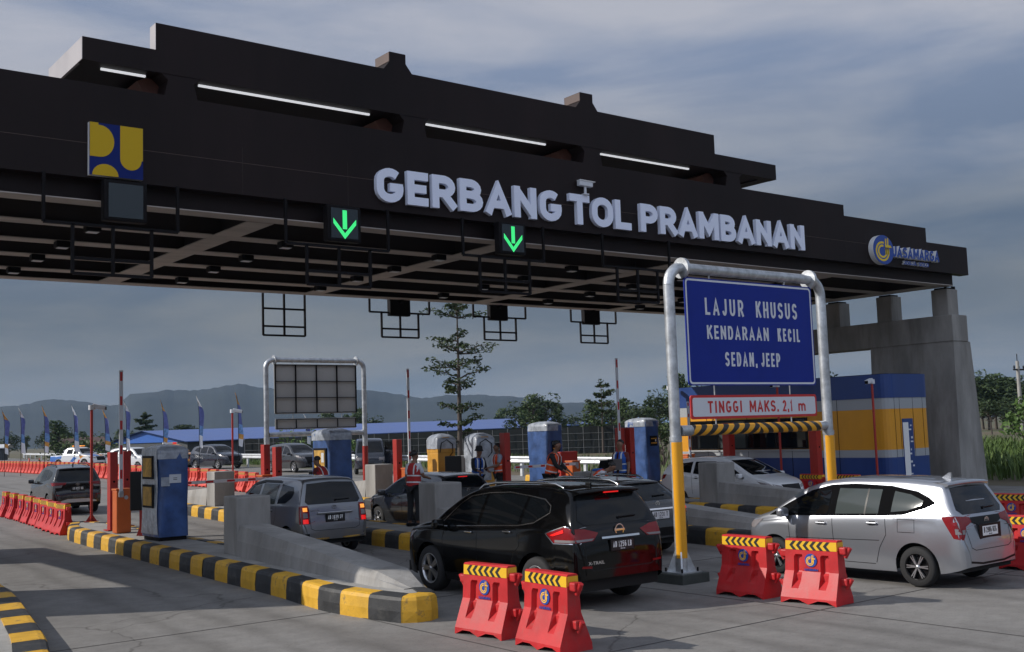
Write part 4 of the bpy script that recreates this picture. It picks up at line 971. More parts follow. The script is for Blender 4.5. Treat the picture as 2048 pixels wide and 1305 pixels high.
def CALYA():
    P = dict(H=1.58, r=.30, tw=.19, spokes=6, wstyle='thin', axles=(-1.30, 1.30), roofw=.585, gap=.05,
      top=[(-2.06, .46), (-2.05, .60), (-2.02, .76), (-1.985, .90), (-1.95, 1.00), (-1.84, 1.20), (-1.72, 1.44), (-1.66, 1.515), (-1.4, 1.55), (-.9, 1.58), (-.2, 1.582), (.3, 1.545), (.65, 1.46), (1.05, 1.25), (1.42, 1.03), (1.65, .96), (1.88, .86), (2.0, .74), (2.05, .60), (2.07, .40)],
      bot=[(-2.06, .33), (-1.9, .27), (-1.6, .215), (0, .20), (1.65, .21), (1.95, .24), (2.07, .30)],
      belt=[(-2.06, 1.06), (-1.0, 1.03), (.2, .985), (1.2, .90), (2.07, .82)],
      plan=[(-2.06, .64), (-2.03, .71), (-1.95, .76), (-1.75, .80), (-1.2, .835), (0, .83), (1.2, .83), (1.6, .80), (1.85, .72), (2.0, .58), (2.07, .40)])
    c = Car('silver_minivan', 'shiny silver minivan with black and chrome rims, standing in full sun on the slab', (15.72, 10.92, 0), (-.012, 1), P_SILV, P)
    # dark surround, then the panes
    c.both('window_surround', [(1.42, .965), (.6, .985), (-.70, 1.03), (-1.10, 1.055), (-1.45, 1.16), (-1.62, 1.24), (-1.50, 1.32), (-1.30, 1.40), (-.85, 1.475), (-.2, 1.50), (.25, 1.475), (.62, 1.38), (1.05, 1.17)], TRIMB, .005)
    c.both('front_window', [(1.05, 1.01), (.24, 1.025), (.22, 1.40), (.58, 1.345), (.80, 1.235)], GLASS, .008)
    c.both('rear_door_window', [(.10, 1.03), (-.68, 1.06), (-.70, 1.42), (.08, 1.425)], GLASSL, .008)
    c.both('quarter_window', [(-.90, 1.09), (-1.18, 1.12), (-1.40, 1.205), (-1.42, 1.27), (-1.20, 1.355), (-.92, 1.40)], GLASSL, .008)
    for sd in ('L', 'R'):
        m = MB(); c.line(m, sd, [(-.44, 1.045), (-.46, 1.425)], .03, BLKP, .010); m.build('window_bar', c.root)
    c.rearwin([(.53, 1.07), (.62, 1.14), (.50, 1.45), (0, 1.475)], GLASS); c.frontglass([(.64, 1.05), (.50, 1.47)])
    c.tails([([(-1.72, 1.05), (-2.0, 1.06), (-2.04, .72), (-1.90, .74)], TAIL), ([(-1.93, .80), (-1.99, .80), (-2.0, .87), (-1.92, .88)], CLEAR)], [([(.745, 1.06), (.42, 1.03), (.40, .96), (.58, .90), (.70, .72), (.75, .72)], TAIL), ([(.70, .86), (.64, .86), (.66, .80), (.71, .80)], CLEAR)])
    c.pan('boot_trim', 'rear', [(.41, 1.025), (.41, .95), (.25, .90), (-.25, .90), (-.41, .95), (-.41, 1.025)], BLKP, .009)
    m = MB(); m.box((-2.03, 0, .80), (.02, .62, .24), BLKP, .02); m.build('plate_recess', c.root)
    c.plate(.815, 'B 2906 UZG', False); c.badge(0, .965, .062, 'ovals')
    c.seams([[(1.02, .98), (.98, .6), (.92, .30)], [(.16, 1.0), (.13, .6), (.12, .28)], [(-.80, 1.04), (-.82, .75), (-.70, .55), (-.62, .32)], [(.92, .30), (-.6, .30)], [(1.05, .62), (-.7, .66)]], .009)
    for sd in ('L', 'R'):
        m = MB(); c.line(m, sd, [(-1.02, .99), (-1.02, .80), (-1.30, .80), (-1.30, .99), (-1.02, .99)], .008, BLKP, .001); m.build('fuel_flap_seam', c.root)
    m = MB(); c.line(m, 'rear', [(.60, .86), (.56, .60), (.46, .56), (-.46, .56), (-.56, .60), (-.60, .86)], .010, UNDER, .002); m.build('tailgate_seam', c.root)
    c.handles([(.36, .88), (-.58, .915)], P_SILV); c.mirror(1.02, 1.0, P_SILV)
    c.spoiler(-1.60, .18, 1.14, 1.535, P_SILV, False)
    m = MB(); m.prism([(-.10, 0), (.06, 0), (-.07, .085), (-.10, .085)], -.02, .02, P_SILV, 'y', Matrix.Translation((-1.38, 0, 1.57))); m.build('antenna_fin', c.root)
    c.heads([[(1.55, .90), (1.82, .86), (1.98, .74), (1.75, .74)]], [[(.68, .86), (.45, .78), (.44, .70), (.64, .72)]])
    m = MB(); c.line(m, 'rear', [(.62, .40), (.3, .36), (-.3, .36), (-.62, .40)], .03, BLKP, .004); m.build('bumper_trim', c.root)
    return c
CALYA()

def AVANZA():
    P = dict(H=1.66, r=.30, tw=.185, spokes=6, wstyle='single', axles=(-1.33, 1.33), roofw=.60, gap=.05,
      top=[(-2.02, .50), (-2.01, .64), (-1.985, .78), (-1.96, .92), (-1.93, 1.04), (-1.87, 1.22), (-1.78, 1.48), (-1.72, 1.585), (-1.6, 1.625), (-1.0, 1.66), (-.2, 1.665), (.3, 1.63), (.62, 1.54), (1.0, 1.30), (1.32, 1.06), (1.6, 1.01), (1.9, .92), (2.03, .80), (2.08, .62), (2.10, .42)],
      bot=[(-2.02, .36), (-1.85, .30), (-1.6, .23), (0, .21), (1.65, .22), (2.0, .26), (2.10, .32)],
      belt=[(-2.02, 1.10), (-.9, 1.06), (.3, 1.01), (1.2, .95), (2.1, .88)],
      plan=[(-2.02, .70), (-1.99, .765), (-1.9, .80), (-1.5, .82), (0, .82), (1.3, .82), (1.8, .77), (2.0, .66), (2.10, .46)])
    c = Car('grey_minivan', 'silver grey minivan with lit tall tail lights, rear bumper beside the long concrete ramp', (11.62, 23.35, 0), (0, 1), P_GREY, P)
    c.both('front_window', [(1.0, 1.03), (.22, 1.05), (.20, 1.50), (.55, 1.44), (.72, 1.33)], GLASS); c.both('rear_door_window', [(.10, 1.055), (-.68, 1.085), (-.70, 1.52), (.08, 1.525)], GLASSL); c.both('quarter_window', [(-.82, 1.10), (-1.20, 1.12), (-1.46, 1.24), (-1.50, 1.34), (-1.40, 1.46), (-.84, 1.52)], GLASS)
    for sd in ('L', 'R'):
        m = MB(); c.line(m, sd, [(.9, 1.28), (.56, 1.50), (.05, 1.575), (-.75, 1.57)], .05, BLKP, .02); m.build('rain_guard', c.root)
    c.rearwin([(.60, 1.10), (.66, 1.16), (.55, 1.53), (0, 1.56)]); c.frontglass([(.64, 1.08), (.52, 1.56)])
    c.tails([([(-1.86, 1.06), (-1.97, 1.08), (-2.0, .70), (-1.90, .70)], TAIL)], [([(.775, 1.08), (.61, 1.08), (.60, .70), (.775, .70)], TAIL), ([(.75, .80), (.635, .80), (.635, .71), (.75, .71)], TAILE), ([(.74, 1.04), (.64, 1.04), (.64, .96), (.74, .96)], AMBE), ([(.74, .93), (.64, .93), (.64, .83), (.74, .83)], CLEAR)])
    c.plate(.80, 'AD 1039 SW'); c.badge(0, 1.02, .055, 'ovals'); c.rear_text(.46, .965, 'AVANZA', .22, .03)
    m = MB(); p = c.cast('rear', 0, .905, .02); m.box((p.x, 0, .905), (.035, .84, .05), P_GREY, .015); m.box((p.x - .006, 0, .915), (.03, .84, .02), CHROME, .005); m.build('boot_handle', c.root)
    m = MB(); c.line(m, 'rear', [(.60, 1.04), (.58, .60), (.48, .555), (-.48, .555), (-.58, .60), (-.60, 1.04)], .010, UNDER, .002); m.build('tailgate_seam', c.root)
    for sg in (1, -1): c.pan('bumper_trim', 'rear', [(sg * .70, .37), (sg * .16, .36), (sg * .16, .395), (sg * .70, .405)], CHROME, .006)
    c.pan('bumper_recess', 'rear', [(.72, .50), (.62, .50), (.62, .44), (.72, .44)], BLKP, .004)
    c.seams([[(.98, 1.0), (.94, .6), (.9, .32)], [(.15, 1.03), (.12, .6), (.12, .3)], [(-.76, 1.08), (-.78, .8), (-.66, .6), (-.6, .34)]])
    c.handles([(.34, .93), (-.55, .96)], P_GREY); c.mirror(.96, 1.02, P_GREY)
    c.heads([[(1.7, .95), (2.0, .88), (2.05, .76), (1.8, .78)]], [[(.70, .90), (.48, .82), (.46, .73), (.68, .75)]])
    return c
AVANZA()

def GLA():
    P = dict(H=1.50, r=.345, tw=.23, spokes=5, wstyle='twin', axles=(-1.35, 1.35), roofw=.60, gap=.05,
      top=[(-2.20, .48), (-2.19, .62), (-2.16, .80), (-2.11, .95), (-2.02, 1.03), (-1.88, 1.14), (-1.66, 1.32), (-1.52, 1.415), (-1.2, 1.46), (-.6, 1.495), (0, 1.495), (.4, 1.44), (.8, 1.28), (1.25, 1.05), (1.6, .98), (1.95, .90), (2.12, .78), (2.19, .60), (2.21, .40)],
      bot=[(-2.2, .36), (-2.0, .29), (-1.7, .22), (0, .20), (1.75, .22), (2.05, .26), (2.21, .32)],
      belt=[(-2.2, 1.04), (-1.2, 1.04), (0, .99), (1.2, .93), (2.2, .84)],
      plan=[(-2.20, .66), (-2.17, .76), (-2.08, .83), (-1.85, .87), (-1.4, .90), (0, .89), (1.3, .90), (1.8, .86), (2.05, .74), (2.21, .48)])
    c = Car('charcoal_crossover', 'dark crossover with white number plate, partly hidden by the yellow sleeved post', (15.5, 17.65, 0), (0, 1), P_DKGREY, P)
    c.both('front_window', [(.95, 1.0), (.10, 1.025), (.08, 1.37), (.45, 1.33), (.66, 1.22)], GLASS); c.both('rear_door_window', [(.02, 1.03), (-.80, 1.07), (-1.05, 1.16), (-1.10, 1.28), (-.5, 1.375), (0, 1.375)], GLASS)
    c.rearwin([(.55, 1.08), (.62, 1.12), (.52, 1.38), (0, 1.40)]); c.frontglass([(.66, 1.07), (.52, 1.43)])
    c.tails([([(-1.75, .98), (-2.08, 1.0), (-2.15, .80), (-1.95, .82)], TAIL)], [([(.82, 1.0), (.50, .97), (.48, .86), (.80, .80)], TAIL), ([(.80, .93), (.60, .92), (.60, .89), (.80, .88)], TAILE)])
    c.plate(.80, 'AD 1231 T', False, w_=.46, h_=.15); c.badge(0, 1.01, .055, 'star'); c.rear_text(.45, 1.0, 'GLA 200', .26, .035)
    m = MB(); c.line(m, 'rear', [(.46, .915), (-.46, .915)], .03, CHROME, .010); m.build('boot_trim', c.root)
    for sg in (1, -1): c.pan('exhaust_tip', 'rear', [(sg * .70, .36), (sg * .50, .36), (sg * .50, .42), (sg * .70, .42)], CHROME, .006)
    c.pan('bumper_cladding', 'rear', [(.80, .56), (-.80, .56), (-.78, .40), (.78, .40)], BLKP, .004)
    c.rails([-1.2, -1.05, -.6, 0, .2, .32], .53); c.spoiler(-1.44, .20, 1.10, 1.43, P_DKGREY, False)
    c.seams([[(.05, 1.0), (.04, .6), (.03, .3)], [(-.95, 1.08), (-.95, .8), (-.82, .5)]]); c.handles([(.25, .92), (-.70, .96)], P_DKGREY); c.mirror(.88, 1.0, P_DKGREY)
GLA()

def HATCH():
    P = dict(H=1.50, r=.31, tw=.19, spokes=5, wstyle='twin', axles=(-1.25, 1.28), roofw=.56, gap=.05,
      top=[(-1.95, .50), (-1.94, .66), (-1.91, .85), (-1.86, .98), (-1.76, 1.14), (-1.60, 1.36), (-1.50, 1.43), (-1.1, 1.48), (-.4, 1.50), (.1, 1.475), (.5, 1.36), (.95, 1.12), (1.25, .98), (1.6, .92), (1.85, .80), (1.98, .66), (2.02, .42)],
      bot=[(-1.95, .36), (-1.8, .28), (-1.5, .21), (0, .19), (1.6, .21), (1.9, .25), (2.02, .30)],
      belt=[(-1.95, 1.04), (-1, 1.03), (.3, .95), (1.2, .88), (2.0, .8)],
      plan=[(-1.95, .64), (-1.92, .74), (-1.8, .80), (-1.3, .845), (0, .84), (1.3, .84), (1.7, .78), (1.9, .64), (2.02, .44)])
    c = Car('dark_hatchback', 'dark hatchback with winged badge on its rear glass, behind the second crash block', (16.35, 24.9, 0), (0, 1), P_DKGREY, P)
    c.both('front_window', [(.9, .98), (.08, 1.0), (.06, 1.36), (.35, 1.32), (.6, 1.18)], GLASSL); c.both('rear_door_window', [(0, 1.0), (-.75, 1.05), (-.98, 1.16), (-.9, 1.30), (-.3, 1.38), (0, 1.375)], GLASS)
    c.rearwin([(.60, .92), (.66, 1.0), (.52, 1.40), (0, 1.42)]); c.frontglass([(.62, 1.0), (.48, 1.42)])
    c.tails([([(-1.7, 1.0), (-1.86, 1.02), (-1.93, .78), (-1.8, .78)], TAIL)], [([(.78, 1.02), (.62, .98), (.62, .78), (.78, .76)], TAIL)])
    c.badge(0, 1.06, .075, 'wing'); c.plate(.70, 'AD 1784 B'); c.spoiler(-1.42, .18, 1.02, 1.45, P_DKGREY)
    c.heads([[(1.35, .86), (1.7, .82), (1.92, .70), (1.7, .70)]], [[(.68, .80), (.45, .72), (.44, .64), (.64, .66)]])
    c.seams([[(.03, .98), (.02, .6), (.01, .3)]]); c.handles([(.22, .88), (-.62, .93)], P_DKGREY); c.mirror(.86, .97, P_DKGREY)
HATCH()

def WAGON():
    P = dict(H=1.66, r=.32, tw=.2, spokes=5, wstyle='twin', axles=(-1.36, 1.38), roofw=.60, gap=.05,
      top=[(-2.22, .50), (-2.21, .68), (-2.18, .86), (-2.12, 1.02), (-2.02, 1.20), (-1.86, 1.45), (-1.72, 1.56), (-1.3, 1.62), (-.6, 1.66), (0, 1.655), (.35, 1.60), (.75, 1.42), (1.2, 1.18), (1.5, 1.06), (1.85, .96), (2.1, .82), (2.2, .66), (2.24, .42)],
      bot=[(-2.22, .38), (-2.0, .30), (-1.7, .23), (0, .22), (1.8, .23), (2.1, .28), (2.24, .34)],
      belt=[(-2.2, 1.14), (-1.2, 1.12), (.2, 1.04), (1.3, .99), (2.2, .85)],
      plan=[(-2.22, .68), (-2.18, .78), (-2.0, .84), (-1.4, .875), (0, .87), (1.4, .87), (1.85, .80), (2.1, .66), (2.24, .46)])
    c = Car('white_car', 'white car with dark windows facing out, half behind the concrete block before the booth', (25.6, 22.5, 0), (.02, -1), P_WHITE, P)
    c.both('front_window', [(1.12, 1.08), (.75, 1.06), (.12, 1.08), (.10, 1.50), (.38, 1.46), (.72, 1.30)], GLASS); c.both('rear_door_window', [(.0, 1.09), (-.78, 1.14), (-.80, 1.52), (0, 1.53)], GLASS); c.both('quarter_window', [(-.88, 1.16), (-1.25, 1.2), (-1.62, 1.36), (-1.4, 1.45), (-.9, 1.52)], GLASS)
    c.rearwin([(.58, 1.16), (.64, 1.22), (.52, 1.50), (0, 1.53)]); c.frontglass([(.68, 1.12), (.54, 1.56)])
    c.tails([([(-1.85, 1.12), (-2.08, 1.10), (-2.16, .92), (-1.95, .98)], TAIL)], [([(.78, 1.1), (.5, 1.06), (.5, .98), (.78, .92)], TAIL)])
    c.heads([[(1.6, .93), (1.95, .86), (2.12, .74), (1.8, .80)]], [[(.68, .84), (.42, .78), (.42, .70), (.64, .72)]])
    c.pan('grille', 'front', [(.40, .82), (-.40, .82), (-.36, .55), (.36, .55)], BLKP, .006); c.mirror(1.08, 1.06, P_WHITE); c.spoiler(-1.66, .2, 1.1, 1.57, P_WHITE, False)
    c.seams([[(.06, 1.06), (.05, .3)], [(-.84, 1.1), (-.8, .5)]]); c.handles([(.25, .98), (-.65, 1.02)], P_WHITE)
    c.plate(.48, '', True, 'front'); c.root.scale = (1, 1, .93)
WAGON()

def RUSH():
    P = dict(H=1.69, r=.345, tw=.22, spokes=6, wstyle='twin', axles=(-1.30, 1.36), roofw=.60, gap=.055,
      top=[(-2.18, .52), (-2.17, .70), (-2.14, .88), (-2.10, 1.02), (-2.02, 1.20), (-1.90, 1.46), (-1.80, 1.58), (-1.4, 1.64), (-.8, 1.685), (-.2, 1.69), (.25, 1.64), (.6, 1.52), (1.0, 1.28), (1.3, 1.08), (1.65, 1.04), (2.0, .96), (2.16, .82), (2.22, .64), (2.24, .44)],
      bot=[(-2.18, .40), (-2.0, .32), (-1.7, .26), (0, .24), (1.8, .26), (2.1, .32), (2.24, .38)],
      belt=[(-2.2, 1.13), (-1.2, 1.12), (.2, 1.06), (1.3, 1.0), (2.2, .9)],
      plan=[(-2.18, .70), (-2.15, .77), (-2.0, .82), (-1.4, .85), (0, .84), (1.4, .85), (1.85, .80), (2.1, .68), (2.24, .48)])
    c = Car('dark_suv', 'dark brown SUV driving off past the red barrier row, silver strip on its bumper', (11.98, 42.5, hgt(12, 42.5)), (.06, 1), P_RUSH, P)
    c.both('front_window', [(.98, 1.08), (.12, 1.10), (.10, 1.52), (.45, 1.46), (.66, 1.34)], GLASSL); c.both('rear_door_window', [(.02, 1.11), (-.78, 1.15), (-.80, 1.54), (0, 1.55)], GLASS); c.both('quarter_window', [(-.88, 1.17), (-1.3, 1.22), (-1.55, 1.36), (-1.4, 1.46), (-.9, 1.53)], GLASS)
    c.rearwin([(.62, 1.13), (.70, 1.20), (.55, 1.52), (0, 1.56)], wiper=False); c.frontglass([(.64, 1.12), (.52, 1.56)])
    c.tails([([(-1.72, 1.10), (-2.06, 1.11), (-2.12, .99), (-1.9, 1.0)], TAIL)], [([(.79, 1.11), (.36, 1.10), (.40, 1.03), (.79, 1.0)], TAIL), ([(.76, .99), (.50, 1.02), (.54, .93), (.74, .92)], CLEAR)])
    c.plate(.88, 'AD 8257 KD'); c.badge(0, 1.03, .06, 'ovals')
    c.pan('bumper_trim', 'rear', [(.62, .45), (.34, .53), (-.34, .53), (-.62, .45), (-.62, .41), (.62, .41)], ALLOY, .006)
    for sg in (1, -1): c.pan('reflector', 'rear', [(sg * .74, .66), (sg * .62, .65), (sg * .62, .68), (sg * .74, .69)], TAIL, .006)
    c.mirror(.9, 1.08, P_RUSH); c.spoiler(-1.74, .2, 1.14, 1.60, P_RUSH, False); c.seams([[(.06, 1.06), (.05, .3)], [(-.84, 1.1), (-.8, .5)]])
    m = MB(); m.prism([(-.10, 0), (.06, 0), (-.07, .085), (-.10, .085)], -.02, .02, P_NAVY, 'y', Matrix.Translation((-1.3, 0, 1.66))); m.build('antenna_fin', c.root)
    c.rails([-1.4, -1.2, -.5, 0, .2], .54, BLKP)
RUSH()

# ------------------------------------------------------------------ plastic barriers
def make_barrier(name, label, mt, group, detail=True):
    t = thing(name, label, 'barrier', (0, 0, 0), 0, group)
    _pp = [(0, .235), (.08, .232), (.43, .098), (.85, .078), (.865, .06)]
    def prof(z):
        for (a, p), (b, q) in zip(_pp, _pp[1:]):
            if z <= b: return p + (q - p) * (z - a) / (b - a)
        return .06
    xs_ = [-.5, -.485, -.33, -.30, -.20, -.17, 0, .17, .20, .30, .33, .485, .5]
    zs_ = [0, .07, .08, .2, .3, .385, .41, .43, .47, .63, .66, .71, .85, .865]
    def dep(x, z):
        y = prof(z)
        if abs(abs(x) - .25) <= .055 and .40 < z < .64: y -= .055
        elif abs(abs(x) - .25) <= .055 and .28 < z <= .40: y = min(y, .075 + .0)
        return y
    def X(x, z): return .86 * x * (1 - .07 * z / .865)
    def Z(x, z): return .055 if z == 0 and .14 < abs(x) < .34 else (.075 if z == .07 and .14 < abs(x) < .34 else z)
    m = MB()
    fr = [[(X(x, z), -dep(x, z), Z(x, z)) for x in xs_] for z in zs_]; bk = [[(X(x, z), dep(x, z), Z(x, z)) for x in xs_] for z in zs_]
    m.grid(fr, mt, False); m.grid(bk, mt, False); m.grid([fr[-1], bk[-1]], mt, False); m.grid([fr[0], bk[0]], mt, False)
    m.grid([[r[0] for r in fr], [r[0] for r in bk]], mt, False); m.grid([[r[-1] for r in fr], [r[-1] for r in bk]], mt, False)
    for sx, z in ((1, .73), (1, .31), (-1, .66), (-1, .24)):
        m.box((sx * .445, 0, z), (.13, .12, .10), mt, .02); m.tube([(sx * .475, 0, z - .09), (sx * .555, 0, z + .04)], .03, mt, 8)
    m.build('body', t, True)
    if not detail:
        m = MB(); m.box((-.01, -.086, .785), (.80, .008, .10), mat('faded_strip', (.38, .16, .03), .6)); m.build('reflective_strip', t); return t
    m = MB(); z0, z1 = .722, .842
    y = lambda z: -prof(z) - .004
    m.grid([[(-.396, y(z), z), (.396, y(z), z)] for z in (z0, z1)], BYEL, False)
    m.grid([[(sx * .4045, -.078, z), (sx * .404, .078, z)] for sx in (1,) for z in (z0, z1)], BYEL, False)
    for k in range(6):
        a = -.335 + k * .105; h = (z0 + z1) / 2
        m.add([(a, y(h) - .002, h), (a + .055, y(z1) - .002, z1), (a + .107, y(z1) - .002, z1), (a + .052, y(h) - .002, h), (a + .107, y(z0) - .002, z0), (a + .055, y(z0) - .002, z0)], [(0, 1, 2, 3), (0, 3, 4, 5)], BBLK)
    m.build('reflective_strip', t)
    def tilt(z): return Matrix.Rotation(R(-2), 4, 'X')
    m = MB(); roundel(m, face_m((0, -prof(.56) - .006, .585), (1, 0, 0)), .092, .006, LOGB, LOGO, 24); m.build('emblem', t)
    m = MB(); m.word('JASAMARGA', LOGB, face_m((0, -prof(.45) - .008, .458), (1, .0, 0)), -.105, .105, -.016, .016, .008, .003, .2, .1); m.build('lettering', t, True)
    return t
bar0 = make_barrier('water_barrier', 'red plastic barrier of the near pair, the one against the striped kerb end', BARR, 'red plastic barriers dividing the lanes')
def put_barrier(x, y, rz, label, group=None):
    b = copy_tree(bar0, label=label, loc=(x, y, hgt(x, y)), rz=rz)
    if group: b['group'] = group
    return b
A = R(-90)
bar0.location = (8.34, 11.36, 0); bar0.rotation_euler.z = A + R(6)
put_barrier(8.34, 10.16, A - R(2), 'red plastic barrier of the near pair, the one farther from the striped kerb end')
put_barrier(12.80, 11.02, A + R(2), 'red plastic barrier with a curved car shadow across its foot, beside the sign footing')
put_barrier(12.87, 9.88, A + R(7), 'red plastic barrier fully in sun in front of the silver minivan doors')
put_barrier(17.75, 9.35, A + R(2), 'red plastic barrier close behind the silver minivan bumper')
put_barrier(18.3, 8.2, A + R(2), 'red plastic barrier at the picture edge, nearest beyond the silver minivan')
put_barrier(22.6, 12.2, A + R(8), 'red plastic barrier seen above the silver minivan, before the tall grass')
put_barrier(22.9, 11.0, A + R(8), 'red plastic barrier before the tall grass, at the picture edge')
put_barrier(28.0, 21.4, A, 'dark shaded red barrier below the control booth, behind the sign post')
put_barrier(28.1, 20.2, A, 'red barrier in gate shade beyond the white car bonnet')
ordn = ['first', 'second', 'third', 'fourth', 'fifth', 'sixth', 'seventh', 'eighth']
for k, (x, y) in enumerate(((9.32, 33.1), (9.42, 34.35), (9.55, 35.65), (9.68, 36.98), (9.76, 38.3), (9.86, 39.6), (9.9, 40.9), (9.95, 42.2))):
    put_barrier(x, y, A + R(2 - k), ordn[k] + ' red barrier in the row that starts at the striped island end', 'red barriers in a row beyond the first island')
far0 = make_barrier('water_barrier', 'faded orange red barrier in the long far row, one of many alike', BARO, 'faded barriers in the long row across the plaza', False)
fl = [(20.4, 44.6), (20.9, 51), (20.6, 57), (20.9, 64), (21.4, 74), (22.0, 86), (22.7, 98), (23.6, 112)]
pp = []; acc = 0
for (xa, ya), (xb, yb) in zip(fl, fl[1:]):
    L_ = math.hypot(xb - xa, yb - ya); n_ = int(L_ / 1.14)
    pp += [(xa + (xb - xa) * k / n_, ya + (yb - ya) * k / n_, math.atan2(yb - ya, xb - xa)) for k in range(n_)]
for k, (x, y, a) in enumerate(pp):
    if k == 0: far0.location = (x, y, hgt(x, y)); far0.rotation_euler.z = a + math.pi
    else: copy_tree(far0, loc=(x, y, hgt(x, y)), rz=a + math.pi)

# traffic cones
def cone(x, y, label):
    t = thing('traffic_cone', label, 'cone', (x, y, hgt(x, y)), 0, 'traffic cones by the crash barrier')
    m = MB(); m.box((0, 0, .02), (.38, .38, .04), BARO, .01); m.lathe([(.15, .04), (.03, .75), (.001, .76)], BARO, None, 14); m.build('body', t)
    m = MB(); m.lathe([(.113, .24), (.083, .42)], BYEL, None, 14); m.build('reflective_band', t)
cone(27.8, 84.5, 'red cone in front of the patrol pickup'); cone(33.2, 131, 'first of two cones left of the patrol pickup, by the railing'); cone(31.4, 120, 'cone just left of the patrol pickup, by the railing')

# ------------------------------------------------------------------ lane equipment on the islands
SCR = mat('display_black', (.006, .006, .007), .35, spec=.3)
PAPER = mat('paper', (.55, .57, .60), .7)
YBOX = mat('machine_yellow', (.52, .26, .03), .45, var=.15, vs_=3)
CARD = mat('cardboard', (.45, .26, .05), .7, var=.4, vs_=6)
def zi(x, y): return .345 + hgt(x, y)
def wrinkled(m, lo, hi, mt, amp, seed, arch=.12, nx=7, nz=16):
    """a box wrapped in sheet: rounded top, gently buckled sides"""
    rg = random.Random(seed); (x0, y0, z0), (x1, y1, z1) = lo, hi
    prof = []
    r = .07
    for cx, cy, a in ((x1 - r, y1 - r, 0), (x0 + r, y1 - r, 90), (x0 + r, y0 + r, 180), (x1 - r, y0 + r, 270)):
        for k in range(4): prof.append((cx + r * math.cos(R(a + 30 * k)), cy + r * math.sin(R(a + 30 * k))))
    full = []
    for a, b in zip(prof, prof[1:] + prof[:1]):
        n = max(1, int(math.hypot(b[0] - a[0], b[1] - a[1]) / .11)); full += [(a[0] + (b[0] - a[0]) * k / n, a[1] + (b[1] - a[1]) * k / n) for k in range(n)]
    cx, cy = (x0 + x1) / 2, (y0 + y1) / 2; ph = [rg.uniform(0, 6) for _ in full]; rows = []
    for k in range(nz + 1):
        z = z0 + (z1 - z0) * k / nz
        rows.append([(x + (x - cx) * amp * math.sin(ph[j] + 3.1 * z + .6 * math.sin(5 * z + ph[j])), y + (y - cy) * amp * math.cos(ph[j] * 1.3 + 2.6 * z), z) for j, (x, y) in enumerate(full)])
    for q in range(1, 6):
        f = 1 - (q / 5) ** 1.6; zt = z1 + arch * math.sin(q / 5 * math.pi / 2)
        rows.append([(cx + (x - cx) * (.0 + f) , cy + (y - cy) * (.0 + f), zt + rg.uniform(-.006, .006)) for x, y in full])
    m.grid(rows, mt, True, True)
def booth(x, y, label, seed, notice=False, window=False, slot=False, rz=0.0, h=2.22):
    t = thing('toll_machine', label, 'toll machine', (x, y, zi(x, y)), rz, 'toll machines wrapped in blue tarpaulin')
    m = MB(); m.box((0, 0, .04), (.62, .98, .12), DARK, .01); m.build('plinth', t)
    m = MB(); wrinkled(m, (-.34, -.54, .08), (.34, .54, h - .1), BOOTH, .035, seed); m.build('tarpaulin', t)
    m = MB(); wrinkled(m, (-.352, -.552, h - .28), (.352, .552, h - .085), PLAST, .03, seed + 5, .13, nz=3); m.build('plastic_cover', t)
    if notice:
        m = MB(); m.grid([[(-.362 - .012 * math.sin(5 * z + 3 * yy), yy, z) for yy in (-.50, -.25, 0, .25, .5)] for z in [.14 + .12 * k for k in range(17)]], PLAST); m.build('plastic_sheet', t)
        for z in (1.62, .98):
            m = MB(); m.box((-.385, .02, z), (.03, .66, .52), DARK, .01); f = m.build('frame', t)
            m = MB(); m.box((-.403, .02, z), (.012, .54, .42), CARD, .004); m.build('panel', f)
        m = MB(); m.box((.02, -.572, 1.36), (.27, .004, .19), PAPER); m.box((-.20, -.571, 1.30), (.20, .003, .20), PLAST)
        for k in range(2): m.box((.02, -.575, 1.375 - .035 * k), (.09, .002, .012), DARK)
        m.build('paper_notice', t)
    if window:
        m = MB(); m.box((-.372, .0, 1.55), (.03, .74, .62), DARK, .02); f = m.build('frame', t)
        m = MB(); m.box((-.392, .0, 1.55), (.012, .60, .50), CARD, .004); m.box((-.400, .05, 1.42), (.01, .28, .2), YBOX); m.box((-.401, -.2, 1.6), (.008, .14, .26), PAPER); m.build('window', f)
    if slot:
        m = MB(); m.box((.02, -.562, 1.52), (.34, .03, .36), DARK, .01); m.box((.02, -.58, 1.60), (.30, .01, .03), YBOX); m.box((.02, -.58, 1.44), (.30, .01, .04), YBOX); m.box((.10, -.58, 1.53), (.05, .01, .08), WHITE2); m.build('ticket_slot', t)
    return t
booth(9.26, 24.98, 'blue wrapped toll machine with white paper notice and two taped yellow panels', 1, notice=True, h=2.08)
booth(14.9, 27.5, 'blue wrapped toll machine with one open yellow window, behind the silver grey minivan', 2, window=True, h=2.35)
booth(24.25, 29.6, 'blue wrapped toll machine in the middle of the plaza, beside the lowered boom', 3, slot=True, h=2.32)
booth(28.6, 29.3, 'blue wrapped toll machine next to the control booth and sign post', 4, slot=True, h=2.32)
def display(x, y, label, rz, post=True, z=1.05):
    t = thing('lane_display', label, 'display', (x, y, zi(x, y)), rz)
    m = MB(); m.box((0, 0, z), (.10, .52, .92), SCR, .03); m.build('screen', t)
    m = MB(); m.box((0, 0, .32), (.07, .09, .66), REDP); m.prism([(-.12, 0), (.12, 0), (.04, .22), (-.04, .22)], -.012, .012, REDP, 'x'); m.build('post', t)
    return t
display(9.22, 26.4, 'flat black lane display on a short red post left of the noticed booth', R(62))
display(19.72, 28.6, 'black display panel standing in front of the first yellow machine', R(50), z=.95)
display(15.4, 29.3, 'black display panel beside the open yellow window booth', R(50), z=.7)
